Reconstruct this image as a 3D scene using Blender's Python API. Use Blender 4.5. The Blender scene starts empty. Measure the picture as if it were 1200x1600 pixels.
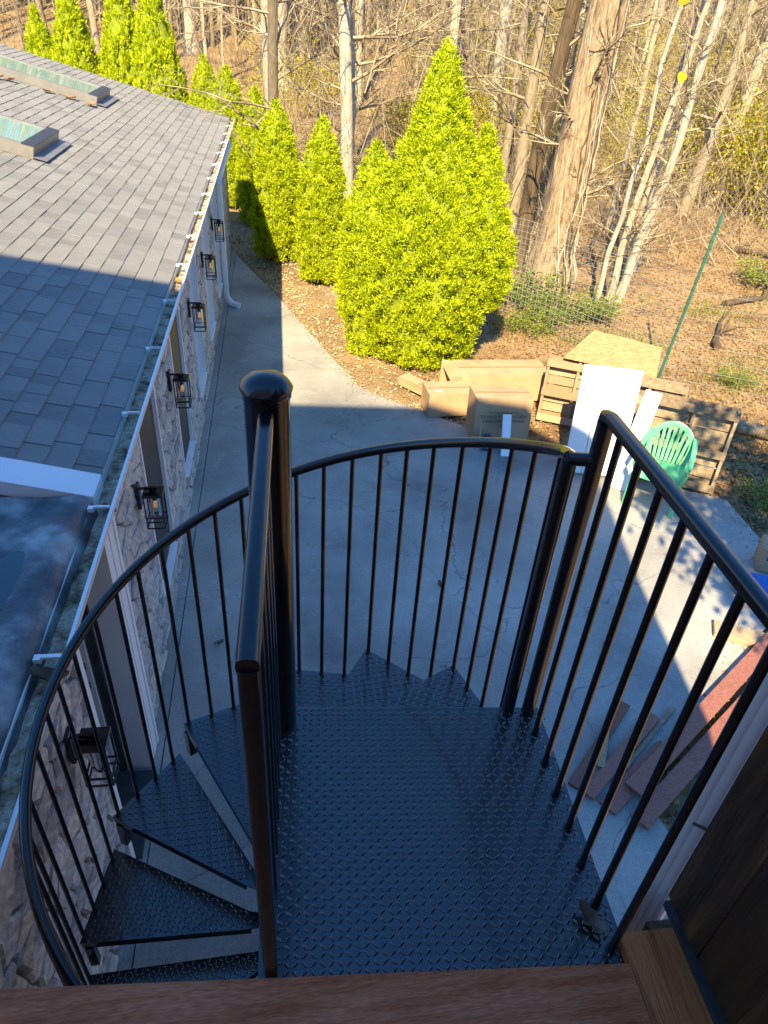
import bpy, bmesh, math, random
import numpy as np
from mathutils import Vector, Matrix
R_ = math.radians
S = bpy.context.scene
COL = S.collection
G = -2.91                      # patio level; 0 is the stair landing
H = 1.79                       # eye height above the landing

# ---------------------------------------------------------------- camera
cd = bpy.data.cameras.new('camera'); cam = bpy.data.objects.new('camera', cd); COL.objects.link(cam)
cd.sensor_fit = 'VERTICAL'; cd.sensor_height = 36; cd.sensor_width = 27; cd.lens = 1109/1600*36
cd.clip_start = .05; cd.clip_end = 600
_n = Vector((487-600, -(2350-800), -1109)); _up = (-_n).normalized()
_b = Vector((427-600, -(-5-800), -1109)); _Y = (_b - _up*_b.dot(_up)).normalized(); _X = _Y.cross(_up)
M = Matrix((_X, _Y, _up)).to_4x4(); M.translation = (0, 0, H)
cam.matrix_world = M
S.camera = cam
S.render.resolution_x = 768; S.render.resolution_y = 1024

# ---------------------------------------------------------------- world, sun, exposure
SUN = Vector((.32, 1, -.96)).normalized()          # the way the light travels
w = bpy.data.worlds.new('World'); S.world = w; w.use_nodes = True
nt = w.node_tree; bg = nt.nodes['Background']
sky = nt.nodes.new('ShaderNodeTexSky'); sky.sky_type = 'NISHITA'; sky.sun_disc = False
sky.sun_elevation = math.asin(-SUN.z); sky.sun_rotation = math.atan2(-SUN.x, -SUN.y) % (2*math.pi)
sky.air_density = 1.0; sky.dust_density = 0; sky.ozone_density = 5
hs = nt.nodes.new('ShaderNodeHueSaturation'); hs.inputs['Saturation'].default_value = 1.2; nt.links.new(sky.outputs[0], hs.inputs['Color']); nt.links.new(hs.outputs[0], bg.inputs[0]); bg.inputs[1].default_value = .138
ld = bpy.data.lights.new('sun', 'SUN'); ld.energy = 4.7; ld.angle = R_(.53); ld.color = (1, .79, .46)
sun = bpy.data.objects.new('sun', ld); COL.objects.link(sun)
sun.rotation_euler = SUN.to_track_quat('-Z', 'Y').to_euler(); sun.location = (-6, -20, 20)
S.view_settings.view_transform = 'Standard'; S.view_settings.look = 'None'
S.view_settings.gamma = 1; S.view_settings.use_curve_mapping = False
S.view_settings.exposure = 1.55
S.render.engine = 'CYCLES'
S.cycles.max_bounces = 6; S.cycles.diffuse_bounces = 3; S.cycles.transmission_bounces = 4; S.cycles.transparent_max_bounces = 8; S.cycles.caustics_reflective = False; S.cycles.caustics_refractive = False

# ---------------------------------------------------------------- helpers
class MB:
    def __init__(s): s.v = []; s.f = []
    def add(s, vs, fs):
        o = len(s.v); s.v += [tuple(v) for v in vs]; s.f += [tuple(i+o for i in f) for f in fs]; return s
    def box(s, c, d, rot=None, bev=0):
        x, y, z = d[0]/2, d[1]/2, d[2]/2
        if bev > 0:
            bm = bmesh.new(); bmesh.ops.create_cube(bm, size=1)
            for v in bm.verts: v.co = Vector((v.co.x*d[0], v.co.y*d[1], v.co.z*d[2]))
            bmesh.ops.bevel(bm, geom=bm.edges[:], offset=bev, segments=1, affect='EDGES')
            bm.verts.index_update()
            vs = [v.co.copy() for v in bm.verts]; fs = [tuple(v.index for v in f.verts) for f in bm.faces]; bm.free()
        else:
            vs = [Vector(p) for p in ((-x,-y,-z),(x,-y,-z),(x,y,-z),(-x,y,-z),(-x,-y,z),(x,-y,z),(x,y,z),(-x,y,z))]
            fs = [(0,3,2,1),(4,5,6,7),(0,1,5,4),(1,2,6,5),(2,3,7,6),(3,0,4,7)]
        if rot is not None: vs = [rot @ v for v in vs]
        c = Vector(c); return s.add([v + c for v in vs], fs)
    def span(s, a, b, bev=0):
        a = Vector(a); b = Vector(b); return s.box((a+b)/2, [abs(b[i]-a[i]) for i in range(3)], None, bev)
    def beam(s, a, b, wd, th, up=(0,0,1), bev=0):      # a bar from a to b: wd across, th along up
        a = Vector(a); b = Vector(b); d = b - a; L = d.length; d = d/L
        up = Vector(up); sx = d.cross(up)
        if sx.length < 1e-4: sx = d.cross(Vector((0,1,0)))
        sx.normalize(); uz = sx.cross(d)
        rot = Matrix((sx, d, uz)).transposed()
        return s.box((a+b)/2, (wd, L, th), rot, bev)
    def prism(s, poly, z0, z1):
        n = len(poly); vs = [(p[0],p[1],z0) for p in poly] + [(p[0],p[1],z1) for p in poly]
        fs = [tuple(range(n-1,-1,-1)), tuple(range(n,2*n))] + [(i,(i+1)%n,n+(i+1)%n,n+i) for i in range(n)]
        return s.add(vs, fs)
    def loft(s, rings, close=True, cap=True):
        n = len(rings[0]); vs = [p for r in rings for p in r]; fs = []
        for k in range(len(rings)-1):
            for i in range(n if close else n-1):
                j = (i+1) % n; fs.append((k*n+i, k*n+j, (k+1)*n+j, (k+1)*n+i))
        if cap and close: fs += [tuple(range(n-1,-1,-1)), tuple(range((len(rings)-1)*n, len(rings)*n))]
        return s.add(vs, fs)
    def tube(s, pts, r, n=8, prof=None, cap=True, up0=None):
        pts = [Vector(p) for p in pts]; m = len(pts)
        rr = r if isinstance(r, (list, tuple)) else [r]*m
        if prof is None: prof = [(math.cos(2*math.pi*i/n), math.sin(2*math.pi*i/n)) for i in range(n)]
        t = (pts[1]-pts[0]).normalized(); u = Vector(up0) if up0 else Vector((0,0,1))
        if abs(t.dot(u)) > .95 and not up0: u = Vector((1,0,0))
        rings = []
        for i in range(m):
            a = pts[max(i-1,0)]; b = pts[min(i+1,m-1)]; t = (b-a).normalized()
            x = t.cross(u)
            if x.length < 1e-5: x = t.orthogonal()
            x.normalize(); y = x.cross(t)
            if up0 is None: u = y
            rings.append([pts[i] + x*p[0]*rr[i] + y*p[1]*rr[i] for p in prof])
        return s.loft(rings, True, cap)
    def lathe(s, c, prof, n=20):
        c = Vector(c); rings = [[c + Vector((r*math.cos(2*math.pi*i/n), r*math.sin(2*math.pi*i/n), z)) for i in range(n)] for r, z in prof]
        return s.loft(rings, True, True)

def mkmesh(name, v, f, m, smooth=None):
    me = bpy.data.meshes.new(name); me.from_pydata([tuple(p) for p in v], [], f)
    if m is not None: me.materials.append(m)
    if smooth is not None:
        me.polygons.foreach_set('use_smooth', [True]*len(me.polygons)); me.set_sharp_from_angle(angle=R_(smooth))
    me.validate(); return me
def link(name, me, parent=None, loc=(0,0,0)):
    o = bpy.data.objects.new(name, me); COL.objects.link(o); o.location = loc; o.parent = parent; return o
def wpos(o):
    p = Vector((0,0,0))
    while o: p = p + Vector(o.location); o = o.parent
    return p
def part(name, mb, m, parent, smooth=None, local=False, kind=None, label=None):
    off = Vector((0,0,0)) if local else wpos(parent)
    o = link(name, mkmesh(name, [Vector(p)-off for p in mb.v], mb.f, m, smooth), parent)
    if kind: o['kind'] = kind
    if label: o['label'] = label
    return o
def tag(o, label, cat, group=None):
    o['label'] = label; o['category'] = cat
    if group: o['group'] = group
    return o
def thing(name, label, cat, loc=(0,0,0), rz=0, group=None):
    o = link(name, None, None, loc); o.rotation_euler = (0,0,rz); return tag(o, label, cat, group)
def solo(name, mb, m, label, cat, group=None, smooth=None):      # a thing that is one mesh, origin at its base
    v = np.array([tuple(p) for p in mb.v]); c = Vector(((v[:,0].min()+v[:,0].max())/2, (v[:,1].min()+v[:,1].max())/2, v[:,2].min()))
    o = link(name, mkmesh(name, [Vector(p)-c for p in mb.v], mb.f, m, smooth), None, c); return tag(o, label, cat, group)
def struct(name, mb, m, smooth=None):
    o = link(name, mkmesh(name, mb.v, mb.f, m, smooth)); o['kind'] = 'structure'; return o
def npmesh(name, V, F, m):                                        # V (n,3), F (k,3|4) arrays
    me = bpy.data.meshes.new(name); V = np.asarray(V, np.float32); F = np.asarray(F, np.int32)
    k, c = F.shape
    me.vertices.add(len(V)); me.vertices.foreach_set('co', V.ravel())
    me.loops.add(k*c); me.loops.foreach_set('vertex_index', F.ravel())
    me.polygons.add(k); me.polygons.foreach_set('loop_start', np.arange(0, k*c, c, dtype=np.int32)); me.polygons.foreach_set('loop_total', np.full(k, c, np.int32))
    me.update(calc_edges=True)
    if m is not None: me.materials.append(m)
    return me
def ordinal(n):
    names = ['first','second','third','fourth','fifth','sixth','seventh','eighth','ninth','tenth','eleventh','twelfth','thirteenth','fourteenth','fifteenth','sixteenth','seventeenth','eighteenth','nineteenth','twentieth']
    if n <= 20: return names[n-1]
    t = {2:'twenty',3:'thirty',4:'forty',5:'fifty',6:'sixty',7:'seventy',8:'eighty',9:'ninety'}[n//10]
    return t + ('-' + names[n%10-1] if n%10 else 'th') if n%10 else t[:-1]+'ieth'

# ---------------------------------------------------------------- materials
def mat(name, cols, scale=6, rough=.7, metal=0, bump=0, bscale=None, det=6, stretch=(1,1,1), rnd=None, trans=0, coat=0, spec=.5, coords='Object', fine=0, stops=None, rw=1.0, nw=.35):
    """cols: colours spread by noise; rnd: 'obj' or 'isl' picks by individual instead of by noise"""
    m = bpy.data.materials.new(name); m.use_nodes = True; t = m.node_tree; b = t.nodes['Principled BSDF']; L = t.links
    tc = t.nodes.new('ShaderNodeTexCoord'); mp = t.nodes.new('ShaderNodeMapping'); mp.inputs['Scale'].default_value = stretch
    if coords == 'World':
        ge = t.nodes.new('ShaderNodeNewGeometry'); L.new(ge.outputs['Position'], mp.inputs[0])
    else: L.new(tc.outputs[coords], mp.inputs[0])
    no = t.nodes.new('ShaderNodeTexNoise'); no.inputs['Scale'].default_value = scale; no.inputs['Detail'].default_value = det; no.inputs['Roughness'].default_value = .6
    L.new(mp.outputs[0], no.inputs[0])
    fac = no.outputs['Fac']
    rp = t.nodes.new('ShaderNodeValToRGB'); e = rp.color_ramp.elements
    n = len(cols); lo, hi = (.32, .68) if not rnd else (0, 1)
    while len(e) < n: e.new(.5)
    for i, c in enumerate(cols):
        e[i].position = (stops[i] if stops else (lo + (hi-lo)*i/max(n-1,1))); e[i].color = (*c, 1)
    if rnd:
        if rnd == 'obj': oi = t.nodes.new('ShaderNodeObjectInfo'); src = oi.outputs['Random']
        else: oi = t.nodes.new('ShaderNodeNewGeometry'); src = oi.outputs['Random Per Island']
        ma = t.nodes.new('ShaderNodeMath'); ma.operation = 'MULTIPLY_ADD'; ma.inputs[1].default_value = nw; ma.inputs[2].default_value = -.5*nw + .5*(1-rw)
        L.new(fac, ma.inputs[0]); ad = t.nodes.new('ShaderNodeMath'); ad.operation = 'MULTIPLY_ADD'; ad.inputs[1].default_value = rw; L.new(src, ad.inputs[0]); L.new(ma.outputs[0], ad.inputs[2]); fac = ad.outputs[0]
    L.new(fac, rp.inputs[0]); colout = rp.outputs[0]
    if fine:
        n2 = t.nodes.new('ShaderNodeTexNoise'); n2.inputs['Scale'].default_value = fine; n2.inputs['Detail'].default_value = 3
        L.new(mp.outputs[0], n2.inputs[0])
        mr = t.nodes.new('ShaderNodeMapRange'); mr.inputs[1].default_value = .3; mr.inputs[2].default_value = .7; mr.inputs[3].default_value = .72; mr.inputs[4].default_value = 1.25
        L.new(n2.outputs['Fac'], mr.inputs[0]); mx = t.nodes.new('ShaderNodeVectorMath'); mx.operation = 'SCALE'
        L.new(colout, mx.inputs[0]); L.new(mr.outputs[0], mx.inputs['Scale']); colout = mx.outputs[0]
    L.new(colout, b.inputs['Base Color'])
    b.inputs['Roughness'].default_value = rough; b.inputs['Metallic'].default_value = metal; b.inputs['Specular IOR Level'].default_value = spec
    if coat: b.inputs['Coat Weight'].default_value = coat; b.inputs['Coat Roughness'].default_value = .06
    if bump:
        nb = t.nodes.new('ShaderNodeTexNoise'); nb.inputs['Scale'].default_value = bscale or scale*4; nb.inputs['Detail'].default_value = 5
        L.new(mp.outputs[0], nb.inputs[0]); bp = t.nodes.new('ShaderNodeBump'); bp.inputs['Strength'].default_value = min(1,bump); bp.inputs['Distance'].default_value = .02
        L.new(nb.outputs['Fac'], bp.inputs['Height']); L.new(bp.outputs[0], b.inputs['Normal'])
    if trans:
        tr = t.nodes.new('ShaderNodeBsdfTranslucent'); L.new(colout, tr.inputs[0]); mi = t.nodes.new('ShaderNodeMixShader'); mi.inputs[0].default_value = trans
        L.new(b.outputs[0], mi.inputs[1]); L.new(tr.outputs[0], mi.inputs[2]); L.new(mi.outputs[0], t.nodes['Material Output'].inputs[0])
    return m
def glass(name, tint=(.9,1,.97), body=None, k=.25):
    m = bpy.data.materials.new(name); m.use_nodes = True; t = m.node_tree; L = t.links; out = t.nodes['Material Output']; t.nodes.remove(t.nodes['Principled BSDF'])
    tr = t.nodes.new('ShaderNodeBsdfTransparent'); tr.inputs[0].default_value = (*tint,1); gl = t.nodes.new('ShaderNodeBsdfGlossy'); gl.inputs['Roughness'].default_value = .02
    fr = t.nodes.new('ShaderNodeFresnel'); fr.inputs[0].default_value = 1.5; mi = t.nodes.new('ShaderNodeMixShader')
    base = tr.outputs[0]
    if body:
        df = t.nodes.new('ShaderNodeBsdfDiffuse'); df.inputs[0].default_value = (*body,1); m2 = t.nodes.new('ShaderNodeMixShader'); m2.inputs[0].default_value = k
        L.new(tr.outputs[0], m2.inputs[1]); L.new(df.outputs[0], m2.inputs[2]); base = m2.outputs[0]
    L.new(fr.outputs[0], mi.inputs[0]); L.new(base, mi.inputs[1]); L.new(gl.outputs[0], mi.inputs[2]); L.new(mi.outputs[0], out.inputs[0])
    return m
def concrete(name):
    m = mat(name, [(.26,.25,.235),(.345,.335,.305),(.40,.39,.355),(.345,.335,.315)], scale=.9, rough=.72, bump=.25, bscale=60, det=9, coords='World')
    t = m.node_tree; L = t.links; b = t.nodes['Principled BSDF']
    ge = t.nodes.new('ShaderNodeNewGeometry'); wn = t.nodes.new('ShaderNodeTexNoise'); wn.inputs['Scale'].default_value = 1.1; wn.inputs['Detail'].default_value = 6
    L.new(ge.outputs['Position'], wn.inputs[0]); ad = t.nodes.new('ShaderNodeVectorMath'); ad.operation = 'MULTIPLY_ADD'; ad.inputs[1].default_value = (.9,.9,.9)
    L.new(wn.outputs['Color'], ad.inputs[0]); L.new(ge.outputs['Position'], ad.inputs[2])
    vo = t.nodes.new('ShaderNodeTexVoronoi'); vo.feature = 'DISTANCE_TO_EDGE'; vo.inputs['Scale'].default_value = .42; L.new(ad.outputs[0], vo.inputs[0])
    mr = t.nodes.new('ShaderNodeMapRange'); mr.inputs[1].default_value = 0; mr.inputs[2].default_value = .0035; mr.inputs[3].default_value = .5; mr.inputs[4].default_value = 1; L.new(vo.outputs['Distance'], mr.inputs[0])
    cm = t.nodes.new('ShaderNodeTexNoise'); cm.inputs['Scale'].default_value = .5; L.new(ge.outputs['Position'], cm.inputs[0]); ck = t.nodes.new('ShaderNodeMapRange'); ck.inputs[1].default_value = .45; ck.inputs[2].default_value = .62; L.new(cm.outputs['Fac'], ck.inputs[0])
    cx_ = t.nodes.new('ShaderNodeMath'); cx_.operation = 'MAXIMUM'; L.new(mr.outputs[0], cx_.inputs[0]); L.new(ck.outputs[0], cx_.inputs[1]); mr = cx_
    # pale scuffs and darker damp stains
    sc = t.nodes.new('ShaderNodeTexNoise'); sc.inputs['Scale'].default_value = 7; sc.inputs['Detail'].default_value = 10; sc.inputs['Roughness'].default_value = .75; L.new(ge.outputs['Position'], sc.inputs[0])
    m2 = t.nodes.new('ShaderNodeMapRange'); m2.inputs[1].default_value = .56; m2.inputs[2].default_value = .70; m2.inputs[3].default_value = 1; m2.inputs[4].default_value = 1.32; L.new(sc.outputs['Fac'], m2.inputs[0])
    st = t.nodes.new('ShaderNodeTexNoise'); st.inputs['Scale'].default_value = .55; st.inputs['Detail'].default_value = 4; L.new(ge.outputs['Position'], st.inputs[0])
    m3 = t.nodes.new('ShaderNodeMapRange'); m3.inputs[1].default_value = .36; m3.inputs[2].default_value = .62; m3.inputs[3].default_value = .72; m3.inputs[4].default_value = 1.05; L.new(st.outputs['Fac'], m3.inputs[0])
    p1 = t.nodes.new('ShaderNodeMath'); p1.operation = 'MULTIPLY'; L.new(mr.outputs[0], p1.inputs[0]); L.new(m2.outputs[0], p1.inputs[1])
    p2 = t.nodes.new('ShaderNodeMath'); p2.operation = 'MULTIPLY'; L.new(p1.outputs[0], p2.inputs[0]); L.new(m3.outputs[0], p2.inputs[1])
    sk_ = t.nodes.new('ShaderNodeTexNoise'); sk_.inputs['Scale'].default_value = 55; sk_.inputs['Detail'].default_value = 4; L.new(ge.outputs['Position'], sk_.inputs[0]); m4 = t.nodes.new('ShaderNodeMapRange'); m4.inputs[1].default_value = .3; m4.inputs[2].default_value = .72; m4.inputs[3].default_value = .84; m4.inputs[4].default_value = 1.14; L.new(sk_.outputs['Fac'], m4.inputs[0])
    mq = t.nodes.new('ShaderNodeMapping'); mq.inputs['Scale'].default_value = (3,16,1); mq.inputs['Rotation'].default_value = (0,0,.35); L.new(ge.outputs['Position'], mq.inputs[0]); sq_ = t.nodes.new('ShaderNodeTexNoise'); sq_.inputs['Scale'].default_value = 2.2; sq_.inputs['Detail'].default_value = 8; sq_.inputs['Roughness'].default_value = .75; L.new(mq.outputs[0], sq_.inputs[0]); m5 = t.nodes.new('ShaderNodeMapRange'); m5.inputs[1].default_value = .62; m5.inputs[2].default_value = .72; m5.inputs[3].default_value = 1; m5.inputs[4].default_value = 1.28; L.new(sq_.outputs['Fac'], m5.inputs[0])
    p3 = t.nodes.new('ShaderNodeMath'); p3.operation = 'MULTIPLY'; L.new(m4.outputs[0], p3.inputs[0]); L.new(m5.outputs[0], p3.inputs[1]); p4 = t.nodes.new('ShaderNodeMath'); p4.operation = 'MULTIPLY'; L.new(p2.outputs[0], p4.inputs[0]); L.new(p3.outputs[0], p4.inputs[1]); p2 = p4
    src = b.inputs['Base Color'].links[0].from_socket; vm = t.nodes.new('ShaderNodeVectorMath'); vm.operation = 'SCALE'; L.new(src, vm.inputs[0]); L.new(p2.outputs[0], vm.inputs['Scale']); L.new(vm.outputs[0], b.inputs['Base Color'])
    return m

MT = dict(
 concrete=concrete('concrete'),
 soil=mat('forest_floor', [(.13,.08,.038),(.25,.163,.078),(.33,.225,.11),(.20,.128,.062)], .8, .95, bump=.8, bscale=22, det=10, coords='World', fine=30),
 white=mat('white_paint', [(.74,.75,.76),(.80,.80,.80)], 5, .42),
 gutterin=mat('gutter_metal', [(.62,.60,.54),(.74,.72,.68)], 9, .5),
 debris=mat('gutter_dirt', [(.06,.04,.025),(.32,.24,.15),(.56,.47,.34),(.42,.33,.22)], 9, .9, bump=.9, bscale=60, fine=90),
 shingle=mat('asphalt_shingle', [(.15,.152,.15),(.245,.248,.238),(.30,.302,.285),(.22,.223,.215)], 9, .93, rnd='obj', bump=.6, bscale=200, fine=260, stops=[0,.35,.7,1], rw=.5, nw=1.1),
 shingle_isl=mat('asphalt_shingle_far', [(.15,.152,.15),(.245,.248,.238),(.30,.302,.285),(.22,.223,.215)], 9, .93, rnd='isl', bump=.6, bscale=200, fine=260, stops=[0,.35,.7,1], rw=.5, nw=1.1),
 stone=mat('field_stone', [(.25,.24,.235),(.43,.41,.385),(.54,.49,.42),(.47,.45,.43),(.34,.32,.315)], 5, .9, rnd='obj', bump=1, bscale=20, fine=26, stops=[0,.25,.5,.75,1]),
 stone_isl=mat('field_stone_far', [(.25,.24,.235),(.43,.41,.385),(.54,.49,.42),(.47,.45,.43),(.34,.32,.315)], 5, .9, rnd='isl', bump=1, bscale=20, fine=26, stops=[0,.25,.5,.75,1]),
 mortar=mat('mortar', [(.11,.10,.09),(.20,.18,.16)], 20, .95, bump=.5),
 membrane=mat('roof_membrane', [(.045,.05,.056),(.085,.092,.10),(.20,.21,.21),(.34,.35,.33)], 3.4, .36, bump=.5, bscale=9, det=12, fine=14, stops=[.36,.48,.57,.68]),
 puddle=mat('standing_water', [(.012,.014,.016),(.016,.018,.02)], 3, .03, coat=1),
 black=mat('black_powder_coat', [(.005,.005,.006),(.008,.008,.010)], 30, .2, spec=.5, coat=.3),
 plate=mat('black_tread_plate', [(.007,.008,.010),(.011,.013,.016),(.024,.028,.034)], 3.5, .27, spec=1.0, coat=.6, stops=[.4,.62,.82]),
 edgeglint=mat('edge_highlight', [(.05,.055,.06),(.16,.17,.18)], 40, .4),
 deck=mat('red_brown_deck_board', [(.38,.10,.04),(.54,.16,.07),(.62,.22,.11)], 4, .6, spec=.15, stretch=(1,9,9), bump=.15, bscale=14, fine=40),
 darkwood=mat('dark_stained_wood', [(.022,.012,.006),(.06,.028,.01),(.17,.07,.02)], 3, .38, stretch=(8,8,.5), bump=.3, bscale=12),
 sill=mat('brown_stained_board', [(.30,.085,.018),(.50,.15,.035),(.62,.21,.055)], 4, .5, stretch=(10,.8,10), bump=.2),
 flash=mat('dark_flashing', [(.02,.024,.028),(.045,.05,.055)], 12, .5),
 compdeck=mat('composite_plank', [(.20,.075,.05),(.26,.10,.07),(.30,.125,.09)], 3, .6, stretch=(1,1,1), rnd='obj', bump=.2, bscale=50, fine=60),
 clay=mat('orange_brown_plank', [(.34,.14,.075),(.42,.19,.10)], 6, .6, fine=50),
 rawwood=mat('raw_timber', [(.30,.20,.11),(.42,.30,.18),(.50,.37,.23)], 3, .8, stretch=(6,1,6), rnd='obj', bump=.3, bscale=30, fine=25),
 oldwood=mat('weathered_timber', [(.21,.155,.10),(.31,.24,.155),(.37,.285,.18)], 4, .85, rnd='obj', bump=.3, bscale=30, fine=25),
 osb=mat('strand_board', [(.36,.23,.09),(.50,.34,.14),(.60,.44,.20)], 14, .8, det=3, stretch=(1,2.2,1), fine=45),
 card=mat('cardboard', [(.40,.26,.14),(.47,.315,.18),(.50,.345,.205)], 2.5, .82, bump=.1, bscale=14),
 tape=mat('packing_tape', [(.36,.25,.14),(.42,.30,.17)], 8, .25),
 ink=mat('box_print', [(.05,.04,.03),(.07,.05,.04)], 10, .8),
 panel=mat('white_panel', [(.76,.77,.78),(.82,.82,.82)], 3, .35),
 green=mat('green_plastic', [(.10,.46,.22),(.14,.54,.28)], 4, .35, spec=.5),
 postgreen=mat('green_post_paint', [(.02,.10,.075),(.035,.16,.12)], 8, .5),
 wire=mat('galvanised_wire', [(.24,.30,.30),(.32,.38,.38)], 8, .5),
 bluedark=mat('dark_blue_plastic', [(.015,.03,.09),(.02,.045,.12)], 8, .4),
 blue=mat('blue_plastic', [(.04,.12,.42),(.06,.17,.5)], 8, .35),
 greymetal=mat('dull_grey_metal', [(.22,.23,.24),(.4,.41,.42)], 5, .4, metal=.6),
 screen=mat('dark_screen', [(.028,.026,.026),(.042,.039,.038)], 2, .55, stretch=(1,1,3)),
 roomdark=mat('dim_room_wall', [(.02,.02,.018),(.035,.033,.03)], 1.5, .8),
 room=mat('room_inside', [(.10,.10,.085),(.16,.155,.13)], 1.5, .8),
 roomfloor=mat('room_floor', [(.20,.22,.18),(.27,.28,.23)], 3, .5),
 lampglass=glass('lamp_glass', (.93,.95,.95)),
 pane=glass('window_pane', (.35,.45,.45), (.10,.16,.16), .5),
 skypane=glass('skylight_pane', (.5,.72,.66), (.30,.50,.42), .72),
 skyframe=mat('skylight_frame', [(.22,.215,.20),(.28,.27,.25)], 6, .45, metal=.3),
 flashing=mat('grey_flashing', [(.17,.18,.20),(.23,.24,.26)], 6, .5, metal=.3),
 tan=mat('cream_siding', [(.46,.43,.38),(.52,.49,.43)], 3, .8),
 bark=mat('bark', [(.16,.125,.08),(.29,.235,.155),(.42,.35,.24),(.50,.44,.32)], 7, .95, stretch=(2,2,.35), rnd='obj', bump=1, bscale=14, fine=16, stops=[.05,.35,.7,.95]),
 bigbark=mat('big_tree_bark', [(.10,.065,.035),(.27,.19,.11),(.37,.29,.18),(.22,.16,.08)], 7, .95, stretch=(2.4,2.4,.4), bump=1, bscale=16, fine=26, stops=[.3,.45,.6,.75]),
 darkbark=mat('dark_bark', [(.05,.035,.022),(.10,.07,.04),(.15,.11,.06)], 5, .95, stretch=(2.2,2.2,.3), bump=1, bscale=10, fine=12),
 palebark=mat('pale_bark', [(.34,.28,.20),(.46,.40,.31),(.53,.47,.37)], 6, .9, stretch=(2,2,.4), bump=.6, bscale=12, fine=14),
 twig=mat('twig_bark', [(.18,.135,.08),(.33,.265,.165),(.48,.41,.28)], 3, .9, rnd='isl'),
 arb=mat('arborvitae_spray', [(.20,.29,.004),(.43,.53,.005),(.61,.69,.006),(.66,.46,.05)], 9, .6, rnd='isl', trans=.3, spec=.3, stops=[.1,.42,.78,1], rw=.55, nw=1.1, det=3),
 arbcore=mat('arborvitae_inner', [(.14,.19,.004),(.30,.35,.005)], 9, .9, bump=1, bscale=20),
 yleaf=mat('yellow_green_leaf', [(.26,.27,.015),(.42,.40,.02),(.54,.42,.03)], 3, .6, rnd='isl', trans=.3, stops=[0,.5,1]),
 gleaf=mat('green_weed_leaf', [(.07,.14,.015),(.16,.23,.02),(.30,.29,.04)], 3, .6, rnd='isl', trans=.2, stops=[0,.5,1]),
 eleaf=mat('evergreen_leaf', [(.03,.06,.012),(.06,.10,.02)], 3, .5, rnd='isl', trans=.1),
 litter=mat('dead_leaf', [(.14,.075,.032),(.28,.17,.075),(.38,.25,.12),(.22,.12,.05)], 3, .85, rnd='isl', stops=[0,.4,.75,1]),
 palelitter=mat('pale_dead_leaf', [(.26,.20,.12),(.45,.38,.24),(.56,.5,.34)], 3, .85, rnd='isl', stops=[0,.5,1]),
 oleaf=mat('orange_dead_leaf', [(.30,.13,.04),(.42,.22,.09)], 8, .8),
 bleaf=mat('curled_brown_leaf', [(.12,.08,.05),(.24,.175,.12)], 20, .8),
 sunleaf=mat('bright_yellow_leaf', [(.62,.52,.02),(.70,.60,.03)], 8, .6, trans=.3),
)
def scuff(m, col, sc, lo, hi):
    t = m.node_tree; L = t.links; b = t.nodes['Principled BSDF']; src = b.inputs['Base Color'].links[0].from_socket
    ge = t.nodes.new('ShaderNodeNewGeometry'); n = t.nodes.new('ShaderNodeTexNoise'); n.inputs['Scale'].default_value = sc; n.inputs['Detail'].default_value = 9; n.inputs['Roughness'].default_value = .7; L.new(ge.outputs['Position'], n.inputs[0])
    mr = t.nodes.new('ShaderNodeMapRange'); mr.inputs[1].default_value = lo; mr.inputs[2].default_value = hi; L.new(n.outputs['Fac'], mr.inputs[0])
    mx = t.nodes.new('ShaderNodeMix'); mx.data_type = 'RGBA'; L.new(mr.outputs[0], mx.inputs[0]); L.new(src, mx.inputs[6]); mx.inputs[7].default_value = (*col,1); L.new(mx.outputs[2], b.inputs['Base Color'])
    r2 = t.nodes.new('ShaderNodeMapRange'); r2.inputs[3].default_value = b.inputs['Roughness'].default_value; r2.inputs[4].default_value = .7; L.new(mr.outputs[0], r2.inputs[0]); L.new(r2.outputs[0], b.inputs['Roughness'])
scuff(MT['plate'], (.13,.145,.16), 9, .665, .76); scuff(MT['black'], (.05,.052,.055), 45, .70, .78); scuff(MT['panel'], (.5,.48,.44), 6, .66, .8); scuff(MT['card'], (.26,.17,.09), 7, .62, .78); scuff(MT['deck'], (.62,.5,.44), 7, .66, .80)
def emit(name, c, s):
    m = bpy.data.materials.new(name); m.use_nodes = True; b = m.node_tree.nodes['Principled BSDF']
    b.inputs['Base Color'].default_value = (*c,1); b.inputs['Emission Color'].default_value = (*c,1); b.inputs['Emission Strength'].default_value = s; return m
MT['filament'] = emit('bulb_filament', (1,.42,.08), .3)

# ================================================================ SETTING
def gz(x, y):                                   # lie of the land
    d = math.hypot(x, y)
    z = G - .06
    k = min(1, max(0, (d-14)/12))
    z += k*(.22*math.sin(x*.31+1)*math.cos(y*.23) + .12*math.sin(x*.9+y*.7) + .05*math.sin(x*2.1-y*1.7))
    if d > 30: z += (d-30)**1.25*.075
    return z
def build_ground():
    ax = np.unique(np.concatenate([np.arange(-130,-26,8), np.arange(-26,34,1.2), np.arange(34,150,8)]))
    ay = np.unique(np.concatenate([np.arange(-60,-4,8), np.arange(-4,44,1.0), np.arange(44,165,6)]))
    V = [(x,y,gz(x,y)) for y in ay for x in ax]; n = len(ax)
    F = [(j*n+i, j*n+i+1, (j+1)*n+i+1, (j+1)*n+i) for j in range(len(ay)-1) for i in range(n-1)]
    mb = MB(); mb.v = V; mb.f = F
    return struct('ground', mb, MT['soil'], 60)
build_ground()
XW = -1.062                                     # face of the stone wall
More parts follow.
